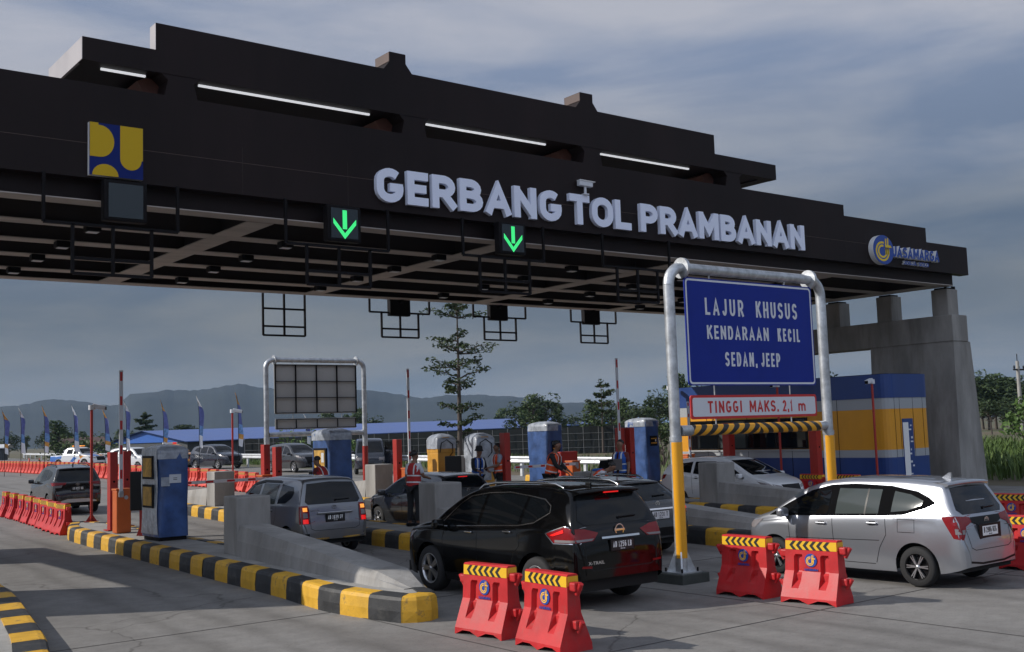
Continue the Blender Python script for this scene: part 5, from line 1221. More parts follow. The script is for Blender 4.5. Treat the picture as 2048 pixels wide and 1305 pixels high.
def machine(x, y, label, seed, front):
    t = thing('wrapped_machine', label, 'toll machine', (x, y, zi(x, y)), R(-8), 'yellow machines under loose plastic')
    m = MB(); m.box((0, 0, .75), (.62, .80, 1.5), YBOX, .03); m.prism([(-.31, 1.5), (.31, 1.5), (.30, 1.72), (.10, 1.98), (-.12, 1.98), (-.31, 1.72)], -.4, .4, YBOX, 'x' if 0 else 'y'); m.build('cabinet', t)
    m = MB(); wrinkled(m, (-.34, -.43, .9 if front else 1.62), (.34, .43, 1.9), PLAST, .05, seed, .2, nz=6)
    if front: m.box((-.1, -.45, 1.15), (.5, .02, 1.0), PLAST)
    m.build('plastic_cover', t)
    m = MB(); m.tube([(-.25, -.44, 1.5), (-.2, -.45, 1.8), (0, -.44, 1.9), (.2, -.45, 1.75), (.2, -.45, 1.5), (.05, -.46, 1.35)], .014, DARK, 6); m.build('loose_cable', t)
machine(20.05, 29.75, 'yellow machine with coiled black cable under plastic, left of the pair', 11, False)
machine(20.3, 28.0, 'yellow machine with white plastic down its front, behind the bucket hat', 12, True)
def post(x, y, label, h=1.97, w_=.20, d=.24):
    t = thing('red_post', label, 'post', (x, y, zi(x, y)), 0, 'red barrier posts on the islands')
    m = MB(); m.box((0, 0, h / 2), (w_, d, h), REDP, .012); m.build('column', t)
    m = MB(); m.box((0, 0, .012), (w_ + .14, d + .14, .024), REDP, .004)
    m.build('base_plate', t)
    m = MB(); m.tube([(0, -d / 2 - .004, h * .62), (0, -d / 2 + .01, h * .62)], .03, DARK, 10); m.build('sensor', t)
    return t
post(9.3, 28.75, 'red post behind the orange barrier box with the raised boom'); post(9.97, 29.75, 'red post between the raised boom and the blue wrapped booth')
post(14.65, 31.2, 'red post right in front of the far portal leg'); post(14.62, 30.35, 'red post at the tip of the lowered boom across the first lane', 1.9)
post(18.75, 30.3, 'red post left of the yellow machines with raised boom'); post(19.4, 25.5, 'red post behind the orange vested worker', 2.1)
post(24.3, 25.9, 'red post left of the two beside the booth by the sign', 2.1); post(24.58, 25.75, 'red post touching the blue wrapped booth by the sign', 2.1); post(24.1, 28.3, 'short wide red cabinet behind the laptop', 1.35, .75)
post(29.75, 26.2, 'shaded red post in front of the control booth window', 2.1, .3, .3); post(28.9, 21.9, 'shaded red post behind the yellow sleeved sign leg', 2.1, .24, .3)
def boom(x, y, label, up, rz=0, blen=3.0, tilt=0):
    t = thing('boom_barrier', label, 'boom barrier', (x, y, zi(x, y)), rz, 'orange boom barriers')
    m = MB(); m.box((0, 0, .52), (.36, .34, 1.04), ORNG, .03); m.box((0, 0, 1.055), (.39, .37, .05), ORNG, .015); m.build('cabinet', t)
    m = MB(); m.tube([(.05, -.18, .86), (.05, -.172, .86)], .05, GALV, 12); m.build('keyhole', t)
    m = MB(); n = 10; b = MB()
    for k in range(n):
        a, c = blen * k / n, blen * (k + 1) / n - .0
        if up: b.b2((-.125, -.205, .98 + a), (-.035, -.175, .98 + c), WHITE2); 
        else: b.b2((-a - .05, -.205, .93), (-c - .05, -.175, 1.02), WHITE2)
        if k % 2:
            if up: b.b2((-.11, -.2075, 1.02 + a), (-.05, -.2055, .94 + c), RED)
            else: b.b2((-a - .09, -.2075, .945), (-c, -.2055, 1.005), RED)
    arm = b.build('boom_arm', t)
    if up: arm.rotation_euler = (0, R(tilt), 0)
    m.box((-.08 if up else 0, -.19, .95), (.12, .06, .16), GALV, .02); m.build('hinge', t)
boom(9.2, 27.75, 'orange barrier box with boom raised, nearest beside the noticed booth', True)
boom(14.5, 30.9, 'boom lowered across the first lane behind the grey minivan', False, R(2), 3.3)
boom(18.85, 29.8, 'orange barrier box with boom raised left of the yellow machines', True, 0, 3.2)
boom(23.75, 27.6, 'boom lowered behind the orange vested worker', False, R(2), 2.6)
boom(23.9, 25.6, 'orange barrier box with boom raised beside the laptop block', True, 0, 3.3)
boom(28.3, 26.8, 'orange barrier box with boom raised in front of the control booth', True, 0, 1.9)
def cam_pole(x, y, h, label, rz):
    t = thing('camera_pole', label, 'camera pole', (x, y, zi(x, y)), rz, 'red camera poles')
    m = MB(); m.tube([(0, 0, .01), (0, 0, h - .1)], .038, REDP, 10); m.build('pole', t)
    m = MB(); m.box((0, 0, .01), (.34, .34, .02), REDP); 
    for q in range(4): m.prism([(.03, .02), (.15, .02), (.03, .2)], -.006, .006, REDP, 'y', Matrix.Rotation(R(90 * q), 4, 'Z'))
    m.build('base_plate', t)
    m = MB(); m.tube([(0, 0, h - .14), (0, 0, h - .0)], .09, WHITE2, 12); m.box((0, 0, 0), (.36, .13, .13), WHITE2, .03, Matrix.Translation((.20, 0, h - .06)) @ Matrix.Rotation(R(12), 4, 'Y')); m.box((.385, 0, h - .10), (.02, .10, .09), DARK); h_ = m.build('camera', t)
    return t
cam_pole(9.86, 32.3, 3.28, 'tall thin red camera pole on the island end nearest the barrier row', R(-25))
cam_pole(18.1, 41.5, 3.2, 'thin red camera pole beside the far portal and a feather flag', R(-20))
cam_pole(29.9, 20.4, 3.35, 'peeling red camera pole in front of the control booth door', R(190))
cam_pole(29.8, 24.0, 3.4, 'red camera pole behind the height plate', R(190))
cam_pole(30.0, 29.2, 3.5, 'red camera pole hidden half behind the galvanised sign leg', R(10))

# ------------------------------------------------------------------ control booth
ACPB = mat('panel_blue', (.012, .045, .19), .35, var=.08, vs_=1); ACPG = mat('panel_grey', (.34, .36, .38), .4); ACPY = mat('panel_yellow', (.66, .29, .012), .38, var=.06, vs_=1)
t = thing('control_booth', 'blue, grey and yellow panelled control booth with taped open door', 'booth', (30.6, 20.35, .2))
W_, L_ = 2.35, 9.6
def rring(r, e):
    p = []
    for cx, cy, a in ((W_ - r, r, 270), (W_ - r, L_ - r, 0), (r, L_ - r, 90), (r, r, 180)):
        for k in range(6): p.append((cx + (r + e) * math.cos(R(a + 18 * k)), cy + (r + e) * math.sin(R(a + 18 * k))))
    return p
def band(z0, z1, mt, e, name, r=.32):
    m = MB(); p = rring(r, e); m.prism(p, z0, z1, mt, 'z'); return m.build(name, t, True)
band(0, 1.10, ACPB, 0, 'lower_blue_panel'); band(1.10, 1.34, ACPG, .004, 'lower_grey_band'); band(1.34, 2.62, ACPY, 0, 'yellow_panel'); band(2.62, 2.97, ACPG, .004, 'upper_grey_band'); band(2.97, 3.72, ACPB, .02, 'upper_blue_panel'); band(3.72, 3.74, DARK, -.1, 'roof')
m = MB()
for y in (1.9, 3.8, 5.7, 7.6): m.b2((-.0065, y - .008, 0), (.004, y + .008, 3.70), DARK)
for x in (.34, .62, 1.35, 1.9): m.b2((x - .007, -.0065, 1.1), (x + .007, .004, 2.97), DARK)
m.build('panel_joint', t)
m = MB(); m.b2((-.02, 3.1, 1.40), (.02, 8.4, 2.45), BLKP); m.build('window_frame', t)
for k in range(4):
    m = MB(); m.b2((-.028, 3.2 + 1.3 * k, 1.46), (-.0205, 4.42 + 1.3 * k, 2.40), GLASSL if k == 2 else GLASS); m.build('window', t)
m = MB(); m.b2((-.05, 3.0, 1.33), (.0, 8.5, 1.385), ACPG); m.build('window_sill', t)
m = MB(); m.b2((.70, -.02, .12), (1.28, .02, 2.30), ACPB); d = m.build('door', t)
m = MB(); m.b2((.71, -.03, .35), (1.0, -.021, 2.18), WHITE)
rg = random.Random(3)
for k in range(15): m.box((1.10 + rg.uniform(-.06, .1), -.025, .3 + k * .127), (rg.uniform(.04, .15), .006, rg.uniform(.03, .07)), WHITE2 if k % 3 else ACPB)
m.build('door_sheeting', d)
tag(m.build('plastic_film', d) if 0 else t, None)
m = MB(); m.prism([(29.95, 19.9), (33.3, 19.9), (33.3, 31), (29.95, 31)], -.02, .205, CONC, 'z'); tag(m.build('booth_footing', None, True), 'concrete footing slab beneath the blue and yellow control booth', 'footing')
m = MB(); m.box((29.6, 30.9, 1.35), (.6, .5, 1.0), WHITE, .01); m.box((29.6, 30.64, 1.6), (.4, .02, .12), DARK); tag(m.build('white_cabinet'), 'white cabinet beside the rear corner of the control booth', 'cabinet')

# ------------------------------------------------------------------ people
def skin_mesh(name, verts, edges, rad, mt, parent, root=0, sub=1):
    me = bpy.data.meshes.new(name); me.from_pydata(verts, edges, []); o = bpy.data.objects.new(name, me); COL.objects.link(o)
    md = o.modifiers.new('s', 'SKIN'); md.use_smooth_shade = True
    for i, v in enumerate(me.skin_vertices[0].data): v.radius = rad[i] if isinstance(rad[i], tuple) else (rad[i], rad[i]); v.use_root = (i == root)
    if sub: o.modifiers.new('d', 'SUBSURF').levels = sub; o.modifiers['d'].render_levels = sub
    m2 = bpy.data.meshes.new_from_object(o.evaluated_get(bpy.context.evaluated_depsgraph_get()))
    o.modifiers.clear(); o.data = m2; m2.materials.clear(); m2.materials.append(mt)
    for p in m2.polygons: p.use_smooth = True
    o.name = name; o.parent = parent; return o
def cloth(name, col): return mat(name, col, .85, var=.12, vs_=12)
VST_O = cloth('vest_orange', (.72, .09, .02)); VST_R = cloth('vest_red', (.36, .02, .02)); VST_B = cloth('vest_blue', (.02, .09, .38)); REFL = mat('reflective_tape', (.62, .64, .66), .4)
SH_W = cloth('shirt_white', (.55, .56, .60)); SH_K = cloth('shirt_black', (.012, .012, .014)); SH_L = cloth('shirt_light_blue', (.30, .34, .42)); SH_R = cloth('shirt_maroon', (.10, .015, .015)); TR_K = cloth('trousers_dark', (.012, .013, .016)); TR_B = cloth('trousers_navy', (.015, .02, .04))
def person(label, loc, rz, arms, shirt, trousers, vest=None, head='short', lean=0, turn=0, k=1.0):
    """arms: for right (+x) and left (-x): (elbow, hand) offsets from the shoulder; figure faces +y"""
    t = thing('person', label, 'person', loc, rz, 'toll plaza staff'); t.scale = (k, k, k)
    def L(p):      # lean the upper body forward about the hips
        x, y, z = p
        if z <= .95: return Vector(p)
        dz = z - .95; return Vector((x, y * math.cos(lean) + dz * math.sin(lean), .95 + dz * math.cos(lean) - y * math.sin(lean)))
    V, E_, Rr = [], [], []
    def add(p, r, par=None):
        V.append(tuple(p)); Rr.append(r)
        if par is not None: E_.append((par, len(V) - 1))
        return len(V) - 1
    pel = add((0, 0, .95), (.15, .105)); wai = add(L((0, 0, 1.10)), (.135, .10), pel); che = add(L((0, .01, 1.30)), (.165, .115), wai); nb = add(L((0, -.005, 1.44)), (.075, .06), che); nk = add(L((0, .012, 1.51)), (.052, .052), nb)
    c, s_ = math.cos(turn), math.sin(turn)
    def H(p): x, y, z = p; return L((x * c - y * s_, .015 + x * s_ + y * c, z))
    jaw = add(H((0, .035, 1.565)), (.058, .065), nk); hd = add(H((0, .012, 1.655)), (.077, .092), jaw); tp = add(H((0, -.005, 1.715)), (.066, .078), hd)
    nose = add(H((0, .112, 1.625)), .012, hd)
    for sx in (-1, 1): add(H((sx * .082, 0, 1.63)), (.012, .02), hd)
    sleeves = []
    for sx, (eo, ho) in zip((1, -1), arms):
        S0 = Vector((sx * .175, 0, 1.40)); sh = add(L(S0), .058, che)
        ep = L(S0 + Vector((sx * eo[0], eo[1], eo[2]))); hp = ep + (L(Vector((sx * ho[0], ho[1], ho[2])) + Vector((0, 0, 1.2))) - L(Vector((0, 0, 1.2))))
        el = add(ep, .043, sh); wr = add(hp, .028, el)
        d = (hp - ep).normalized(); side = Vector((1, 0, 0)) if abs(d.x) < .7 else Vector((0, 1, 0)); up = d.cross(side).normalized(); side = up.cross(d).normalized()
        pm = add(hp + d * .055, (.036, .018), wr)
        for q, ln in ((-.03, .062), (-.010, .072), (.011, .067), (.03, .052)):
            f1 = add(hp + d * .095 + side * q, .0095, pm); f2 = add(hp + d * (.095 + ln * .55) + side * q * 1.05 + up * .010, .009, f1); add(hp + d * (.095 + ln * .85) + side * q + up * .032, .008, f2)
        th = add(hp + d * .045 + side * -.045 * sx, .010, pm); add(hp + d * .085 + side * -.058 * sx + up * .012, .009, th)
        sleeves.append((L(S0), ep, hp))
    legs = []
    for sx in (-1, 1):
        hp = add((sx * .095, 0, .90), (.09, .095), pel); kn = add((sx * .11, .02, .50), .058, hp); an = add((sx * .12, -.02, .09), .042, kn); add((sx * .13, .06, .045), (.042, .035), an); 
        legs.append(((sx * .095, 0, .88), (sx * .11, .02, .50), (sx * .12, -.02, .10)))
    skin_mesh('body', V, E_, Rr, SKIN, t, pel)
    V2 = [(0, 0, .97)]; E2 = []; R2 = [(.165, .125)]
    for a, b, d in legs:
        n = len(V2); V2 += [a, b, d]; E2 += [(0, n), (n, n + 1), (n + 1, n + 2)]; R2 += [(.105, .11), .075, .062]
    skin_mesh('trousers', V2, E2, R2, trousers, t)
    V2 = [tuple(L((0, 0, 1.0))), tuple(L((0, 0, 1.12))), tuple(L((0, .01, 1.30))), tuple(L((0, 0, 1.415)))]; E2 = [(0, 1), (1, 2), (2, 3)]; R2 = [(.158, .125), (.152, .12), (.18, .135), (.10, .085)]
    for S0, ep, hp in sleeves:
        n = len(V2); fr = .55 if shirt is not SH_K else 1.75
        V2 += [tuple(S0), tuple(S0.lerp(ep, min(1, fr + .25)))]; E2 += [(2, n), (n, n + 1)]; R2 += [.070, .060]
        if fr > 1: V2.append(tuple(ep.lerp(hp, .85))); E2.append((n + 1, n + 2)); R2.append(.045)
    skin_mesh('shirt', V2, E2, R2, shirt, t)
    for sx in (-1, 1):
        m = MB(); m.box((0, 0, 0), (.095, .27, .085), BLKP, .03, Matrix.Translation((sx * .13, .04, .043))); m.build('shoe', t)
        m = MB(); p = H((sx * .032, .098, 1.655)); m.lathe([(.001, -.009), (.009, -.005), (.011, 0), (.009, .005), (.001, .009)], HAIR, Matrix.Translation(p), 8); m.build('eye', t)
    if vest:
        m = MB(); rows = []; zz = [.93, 1.0, 1.03, 1.08, 1.15, 1.18, 1.23, 1.30, 1.38, 1.455]
        wd = [.185, .18, .178, .172, .172, .175, .182, .192, .175, .12]; dp = [.155, .15, .148, .142, .142, .145, .15, .155, .13, .09]
        for z, a, b in zip(zz, wd, dp): rows.append([tuple(L((a * math.copysign(abs(math.cos(u)) ** .8, math.cos(u)), .01 + b * math.sin(u), z))) for u in [R(-264 + 348 * q / 21) for q in range(22)]])
        for i in range(len(rows) - 1): m.grid([rows[i], rows[i + 1]], REFL if i in (1, 4) else vest)
        for sx in (-1, 1):
            m.grid([[tuple(L((sx * x - .02, .01 + y, z))), tuple(L((sx * x + .02, .01 + y, z)))] for x, y, z in ((.10, .152, 1.19), (.105, .155, 1.28), (.10, .135, 1.39), (.085, .06, 1.46))], REFL)
            m.grid([[tuple(L((sx * x - .02, .01 + y, z))), tuple(L((sx * x + .02, .01 + y, z)))] for x, y, z in ((.10, -.147, 1.19), (.105, -.155, 1.28), (.10, -.125, 1.39), (.085, -.06, 1.46))], REFL)
        m.build('vest', t)
    HM = Matrix.Translation(L((0, .015, 1.68))) @ Matrix.Rotation(turn, 4, 'Z') @ Matrix.Rotation(-lean * .6, 4, 'X')
    m = MB()
    if head == 'hat':
        m.lathe([(.135, -.02), (.13, -.01), (.105, .03), (.10, .10), (.07, .125), (.001, .13)], TR_K, HM @ Matrix.Translation((0, -.005, -.005)), 18); m.build('bucket_hat', t)
    else:
        rows = []
        for i in range(7):
            ph = R(-25 + 115 * i / 6)
            rows.append([tuple(HM @ Vector((.088 * math.cos(ph) * math.sin(u), -.022 - .100 * math.cos(ph) * math.cos(u) * (1 if math.cos(u) > 0 else .80), .0 + .082 * math.sin(ph) + (.035 if math.cos(u) < -.3 and i < 2 else 0)))) for u in [2 * math.pi * q / 18 for q in range(18)]])
        m.grid(rows, HAIR, True, True)
        if head == 'tail': m.lathe([(.001, -.05), (.035, -.03), (.045, 0), (.03, .03), (.001, .045)], HAIR, HM @ Matrix.Translation((0, -.13, -.02)), 10)
        m.build('hair', t)
    return t
DOWN = ((.05, .02, -.28), (.0, .06, -.24)); FWD = ((.03, .10, -.25), (-.05, .23, -.02)); REACH = ((.02, .16, -.22), (-.06, .22, -.08))
person('woman with tied hair and red vest over a white shirt, by the dark hatchback', (14.35, 22.5, .345), R(-70), (FWD, DOWN), SH_W, TR_K, VST_R, 'tail', R(4), k=1.02)
person('man in bucket hat and dark jacket writing beside the yellow machines', (18.75, 26.0, .345), R(175), (FWD, FWD), SH_K, TR_K, VST_B, 'hat', R(10), k=1.0)
person('man in orange vest over light blue shirt, head bowed, by the red post', (19.35, 25.7, .345), R(70), (DOWN, FWD), SH_L, TR_K, VST_O, 'short', R(5), k=1.05)
person('worker in black sleeves and orange vest leaning over the laptop block', (18.55, 22.45, .345), R(-150), (REACH, REACH), SH_K, TR_K, VST_O, 'short', R(14), k=1.09)
person('man in blue vest over maroon sleeves standing right of the laptop', (19.75, 21.05, .345), R(105), (DOWN, DOWN), SH_R, TR_B, VST_B, 'short', 0, k=1.06)
person('stooping worker in orange vest half hidden behind the dark crossover', (18.25, 20.6, .12), R(-140), (REACH, FWD), SH_W, TR_K, VST_O, 'short', R(50), k=1.05)
person('person with dark hair and red vest behind the grey minivan roof', (13.5, 25.3, .345), R(20), (FWD, FWD), SH_R, TR_K, VST_R, 'short', R(22), k=1.0)
t = thing('laptop', 'open black laptop on the concrete crash block', 'laptop', (19.1, 21.0, 1.455), R(160))
m = MB(); m.box((0, 0, .012), (.36, .25, .022), BLKP, .006); m.build('keyboard', t)
m = MB(); m.box((0, 0, 0), (.36, .014, .25), BLKP, .005, Matrix.Translation((0, .15, .135)) @ Matrix.Rotation(R(-18), 4, 'X')); m.build('screen', t)
m = MB(); m.box((19.35, 20.85, 1.58), (.36, .10, .28), mat('dark_board', (.07, .06, .06), .6), .01, None, R(-20)); tag(m.build('document_case'), 'dull grey document case standing right of the laptop', 'case')
m = MB(); m.box((18.75, 20.85, 1.48), (.3, .16, .06), mat('blue_cloth', (.02, .10, .35), .8), .025, None, R(20)); tag(m.build('folded_cloth'), 'crumpled blue cloth in front of the laptop', 'cloth')

# ------------------------------------------------------------------ vehicles beyond the plaza
def far_car(name, label, x, y, head, pt, kind='mpv', cat='car'):
    if kind == 'mpv':
        P = dict(H=1.66, r=.31, tw=.2, spokes=5, wstyle='twin', axles=(-1.36, 1.38), roofw=.60, gap=.05,
          top=[(-2.2, .50), (-2.18, .86), (-2.10, 1.05), (-1.95, 1.36), (-1.80, 1.54), (-1.3, 1.62), (-.5, 1.665), (.1, 1.65), (.45, 1.56), (.8, 1.38), (1.2, 1.12), (1.6, 1.03), (1.95, .94), (2.14, .80), (2.2, .62), (2.22, .42)],
          bot=[(-2.2, .38), (-1.8, .24), (0, .22), (1.8, .24), (2.22, .34)], belt=[(-2.2, 1.12), (0, 1.04), (1.3, .98), (2.2, .85)],
          plan=[(-2.2, .70), (-2.1, .81), (-1.4, .87), (1.4, .87), (1.85, .82), (2.1, .70), (2.22, .52)])
    elif kind == 'van':
        P = dict(H=1.88, r=.30, tw=.19, spokes=6, wstyle='single', axles=(-1.25, 1.35), roofw=.66, gap=.05,
          top=[(-2.05, .6), (-2.03, 1.2), (-1.95, 1.6), (-1.8, 1.80), (-1.2, 1.87), (.6, 1.87), (1.05, 1.78), (1.3, 1.55), (1.65, 1.15), (1.85, 1.0), (1.97, .82), (2.0, .42)],
          bot=[(-2.05, .38), (0, .25), (2.0, .32)], belt=[(-2.05, 1.15), (1.3, 1.08), (2.0, .9)], plan=[(-2.05, .74), (-1.9, .82), (1.3, .83), (1.7, .80), (1.9, .72), (2.0, .60)])
    else:
        P = dict(H=1.78, r=.38, tw=.25, spokes=6, wstyle='single', axles=(-1.50, 1.55), roofw=.60, gap=.07,
          top=[(-2.6, .6), (-2.58, .98), (-2.5, 1.12), (-1.05, 1.14), (-1.0, 1.3), (-.85, 1.68), (-.6, 1.76), (.1, 1.78), (.45, 1.70), (1.0, 1.28), (1.25, 1.16), (1.8, 1.12), (2.3, 1.0), (2.5, .84), (2.58, .5)],
          bot=[(-2.6, .5), (0, .42), (2.58, .48)], belt=[(-2.6, 1.12), (0, 1.16), (1.3, 1.12), (2.58, .9)], plan=[(-2.6, .80), (-2.5, .87), (1.8, .89), (2.2, .84), (2.45, .70), (2.58, .54)])
    c = Car(name, label, (x, y, hgt(x, y)), head, pt, P, cat)
    if kind == 'pickup':
        c.both('front_window', [(.92, 1.22), (.2, 1.22), (.18, 1.66), (.42, 1.62)], GLASS); c.both('rear_door_window', [(.1, 1.22), (-.62, 1.24), (-.66, 1.6), (.08, 1.66)], GLASS); c.frontglass([(.66, 1.24), (.52, 1.68)])
        c.pan('grille', 'front', [(.45, .98), (-.45, .98), (-.40, .66), (.40, .66)], BLKP, .008); c.heads([[(2.0, 1.0), (2.35, .94), (2.45, .84), (2.1, .88)]], [[(.76, .98), (.5, .92), (.5, .82), (.74, .84)]]); c.mirror(.85, 1.22, pt)
    elif kind == 'van':
        c.both('front_window', [(1.45, 1.15), (.5, 1.15), (.5, 1.65), (1.05, 1.65)], GLASS); c.both('rear_door_window', [(.4, 1.15), (-1.7, 1.2), (-1.7, 1.65), (.4, 1.66)], GLASS); c.frontglass([(.70, 1.14), (.58, 1.72)])
        c.heads([], [[(.74, .90), (.45, .88), (.45, .72), (.74, .74)]]); c.mirror(1.3, 1.15, pt); c.plate(.5, '', True, 'front')
    else:
        c.both('front_window', [(1.05, 1.05), (.12, 1.06), (.10, 1.52), (.42, 1.46), (.7, 1.34)], GLASS); c.both('rear_door_window', [(0, 1.07), (-.78, 1.11), (-.80, 1.53), (0, 1.53)], GLASS); c.both('quarter_window', [(-.88, 1.14), (-1.6, 1.30), (-1.4, 1.46), (-.9, 1.52)], GLASS)
        c.frontglass([(.68, 1.12), (.54, 1.56)]); c.pan('grille', 'front', [(.5, .86), (-.5, .86), (-.40, .5), (.40, .5)], BLKP, .008); c.heads([[(1.7, .95), (1.98, .90), (2.1, .80), (1.8, .84)]], [[(.68, .90), (.52, .88), (.54, .78), (.66, .78)]]); c.mirror(1.0, 1.05, pt); c.plate(.48, '', True, 'front')
        c.handles([(.25, .95), (-.65, .98)], pt)
    return c
pk = far_car('patrol_pickup', 'white, blue and orange patrol pickup with amber light bar on its roof', 28.6, 97, (.42, -.9), P_WHITE, 'pickup', 'pickup')
for sd in ('L', 'R'):
    m = MB(); pk.patch(m, sd, [(-2.58, 1.08), (-1.1, 1.08), (-1.25, .75), (-1.0, .5), (-2.58, .55)], P_BLUE, .006); pk.patch(m, sd, [(1.9, 1.05), (.95, 1.10), (1.1, .80), (1.4, 1.0)], P_ORNG, .007); pk.patch(m, sd, [(.7, .9), (.3, 1.0), (-.1, .62), (.2, .55)], P_BLUE, .007); pk.patch(m, sd, [(1.1, .75), (.9, .75), (.75, .48), (.95, .48)], RED, .008)
    m.build('livery', pk.root)
m = MB(); pk.patch(m, 'top', [(1.3, .7), (1.3, .05), (2.4, .05), (2.3, .6)], P_ORNG, .006); pk.patch(m, 'top', [(1.3, -.7), (1.3, -.05), (2.4, -.05), (2.3, -.6)], P_BLUE, .006); m.build('bonnet_livery', pk.root)
m = MB(); m.box((-.1, 0, 1.83), (.24, 1.2, .05), BLKP, .01); m.box((-.1, .38, 1.88), (.22, .4, .08), AMBE, .02); m.box((-.1, -.38, 1.88), (.22, .4, .08), AMBE, .02); m.build('light_bar', pk.root)
m = MB()
for y in (-.6, .6): m.tube([(-1.0, y, 1.1), (-1.15, y, 1.55)], .03, WHITE, 8)
m.tube([(-1.15, -.6, 1.55), (-1.15, .6, 1.55)], .03, WHITE, 8); m.build('roll_bar', pk.root)
far_car('white_minivan', 'white minivan standing by the railing, half behind the red barrier posts', 27.3, 79.5, (.32, -.95), P_WHITE)
rc = far_car('rescue_truck', 'orange and white rescue vehicle peeking out beside the noticed booth', 31.4, 83.5, (.12, -1), P_ORNG, 'pickup', 'rescue vehicle')
m = MB()
for k in range(-3, 4): rc.patch(m, 'front', [(k * .22 - .06, .62), (k * .22 + .05, .62), (k * .22 + .13, .84), (k * .22 + .02, .84)], RED if k % 2 else WHITE, .01)
m.build('hazard_stripes', rc.root)
m = MB(); m.box((-.1, 0, 1.86), (.3, 1.1, .14), WHITE2, .03); m.box((.06, .3, 1.87), (.03, .3, .10), TAILE); m.build('light_bar', rc.root)
far_car('black_minivan', 'black minivan facing the camera between the noticed booth and second camera pole', 31.1, 74, (.18, -1), P_NAVY)
far_car('dark_grey_minivan', 'dark grey minivan left of the yellow window booth, by the far portal', 30.0, 60, (.06, -1), P_DKGREY)
vn = far_car('navy_van', 'navy van with a front door swung open, behind the far portal', 31.0, 53, (-.48, -.88), P_NAVY, 'van', 'van')
m = MB(); m.box((0, 0, 0), (.9, .05, .75), P_NAVY, .02, Matrix.Translation((1.35, 1.15, .85)) @ Matrix.Rotation(R(68), 4, 'Z')); m.box((0, 0, 0), (.75, .02, .5), GLASS, .02, Matrix.Translation((1.35, 1.15, 1.45)) @ Matrix.Rotation(R(68), 4, 'Z')); m.build('open_door', vn.root)

# ------------------------------------------------------------------ crash barrier, fence, flags
t = thing('guardrail', 'long galvanised guardrail along the far verge', 'guardrail', (0, 0, 0))
gp = [(33.6, 36), (32.2, 50), (32.3, 64), (34.2, 80), (37.5, 105), (42.5, 138), (52, 206), (62, 250)]
fx = pchip([(b, a) for a, b in gp]); GR = mat('guardrail_zinc', (.62, .64, .66), .45, metal=.3, var=.12, vs_=2)
m = MB(); rows = []
y = 36
while y <= 250:
    x = fx(y); z = hgt(x, y) + .78
    rows.append([(x + o, y, z + dz) for o, dz in ((0, .16), (-.05, .13), (-.05, .07), (.0, .03), (.0, -.03), (-.05, -.07), (-.05, -.13), (0, -.16))]); y += 3
m.grid(rows, GR); m.build('rail', t)
y = 38; k = 0
while y < 236:
    x = fx(y); z = hgt(x, y); m = MB(); m.box((x + .08, y, z + .42), (.11, .16, .95), GR); m.build('post', t); y += 4 if y < 120 else 8
NET = mat('shade_net', (.012, .016, .016), .9, var=.4, vs_=1.5, stretch=(1, 1, .2))
t = thing('netting_fence', 'long dark shade net fence with pale wires in front of the blue roofed shed', 'fence', (0, 0, 0))
fa, fb = Vector((39.5, 88)), Vector((62.5, 65.5)); n = 26
m = MB(); rows = []
for k in range(n * 3 + 1):
    p = fa.lerp(fb, k / (n * 3)); z0 = hgt(p.x, p.y) - .1; tp = 2.62 + .04 * math.sin(k * 1.7) + .12 * k / (n * 3)
    rows.append([(p.x + .05 * math.sin(k * 2.1), p.y + .03 * math.cos(k), z0), (p.x, p.y, (z0 + tp) / 2), (p.x, p.y, tp)])
m.grid(rows, NET, False); m.build('netting', t)
WIRE = mat('fence_wire', (.16, .165, .17), .6)
for h in (1.05, 1.65, 2.2):
    m = MB(); m.tube([(fa.lerp(fb, k / 12).x - .12, fa.lerp(fb, k / 12).y - .12, h + .02 * math.sin(k)) for k in range(13)], .012, WIRE, 4); m.build('wire', t)
for k in range(n + 1):
    p = fa.lerp(fb, k / n); m = MB(); m.tube([(p.x - .08, p.y - .08, .4), (p.x - .08, p.y - .08, 2.7)], .018, WIRE, 6); m.build('post', t)
FBL = mat('flag_blue', (.10, .12, .32), .7, var=.2, vs_=5); FLB = mat('flag_light_blue', (.14, .27, .52), .7, var=.3, vs_=6); FOR = mat('flag_orange', (.55, .27, .06), .7, var=.2, vs_=6); FWH = mat('flag_white', (.66, .67, .70), .7)
fl_ = [(18.83, 80.5, 'o', 5.15), (19.7, 79.8, 'w', 5.3), (20.95, 78.8, 'o', 5.35), (22.55, 77.6, 'w', 5.35), (23.9, 75.4, 'o', 5.0), (25.3, 75.4, 'w', 5.55), (27.3, 73.9, 'o', 5.45), (29.2, 72.4, 'w', 5.75), (31.3, 70.8, 'o', 5.8), (34.7, 67.5, 'w', 4.2)]
names = ['at the picture edge', 'second from the picture edge', 'before the round tree', 'above the patrol pickup', 'touching the first camera pole', 'curling over the white minivan', 'above the noticed booth', 'before the shed gable', 'above the second camera pole', 'behind the grey sign backs']
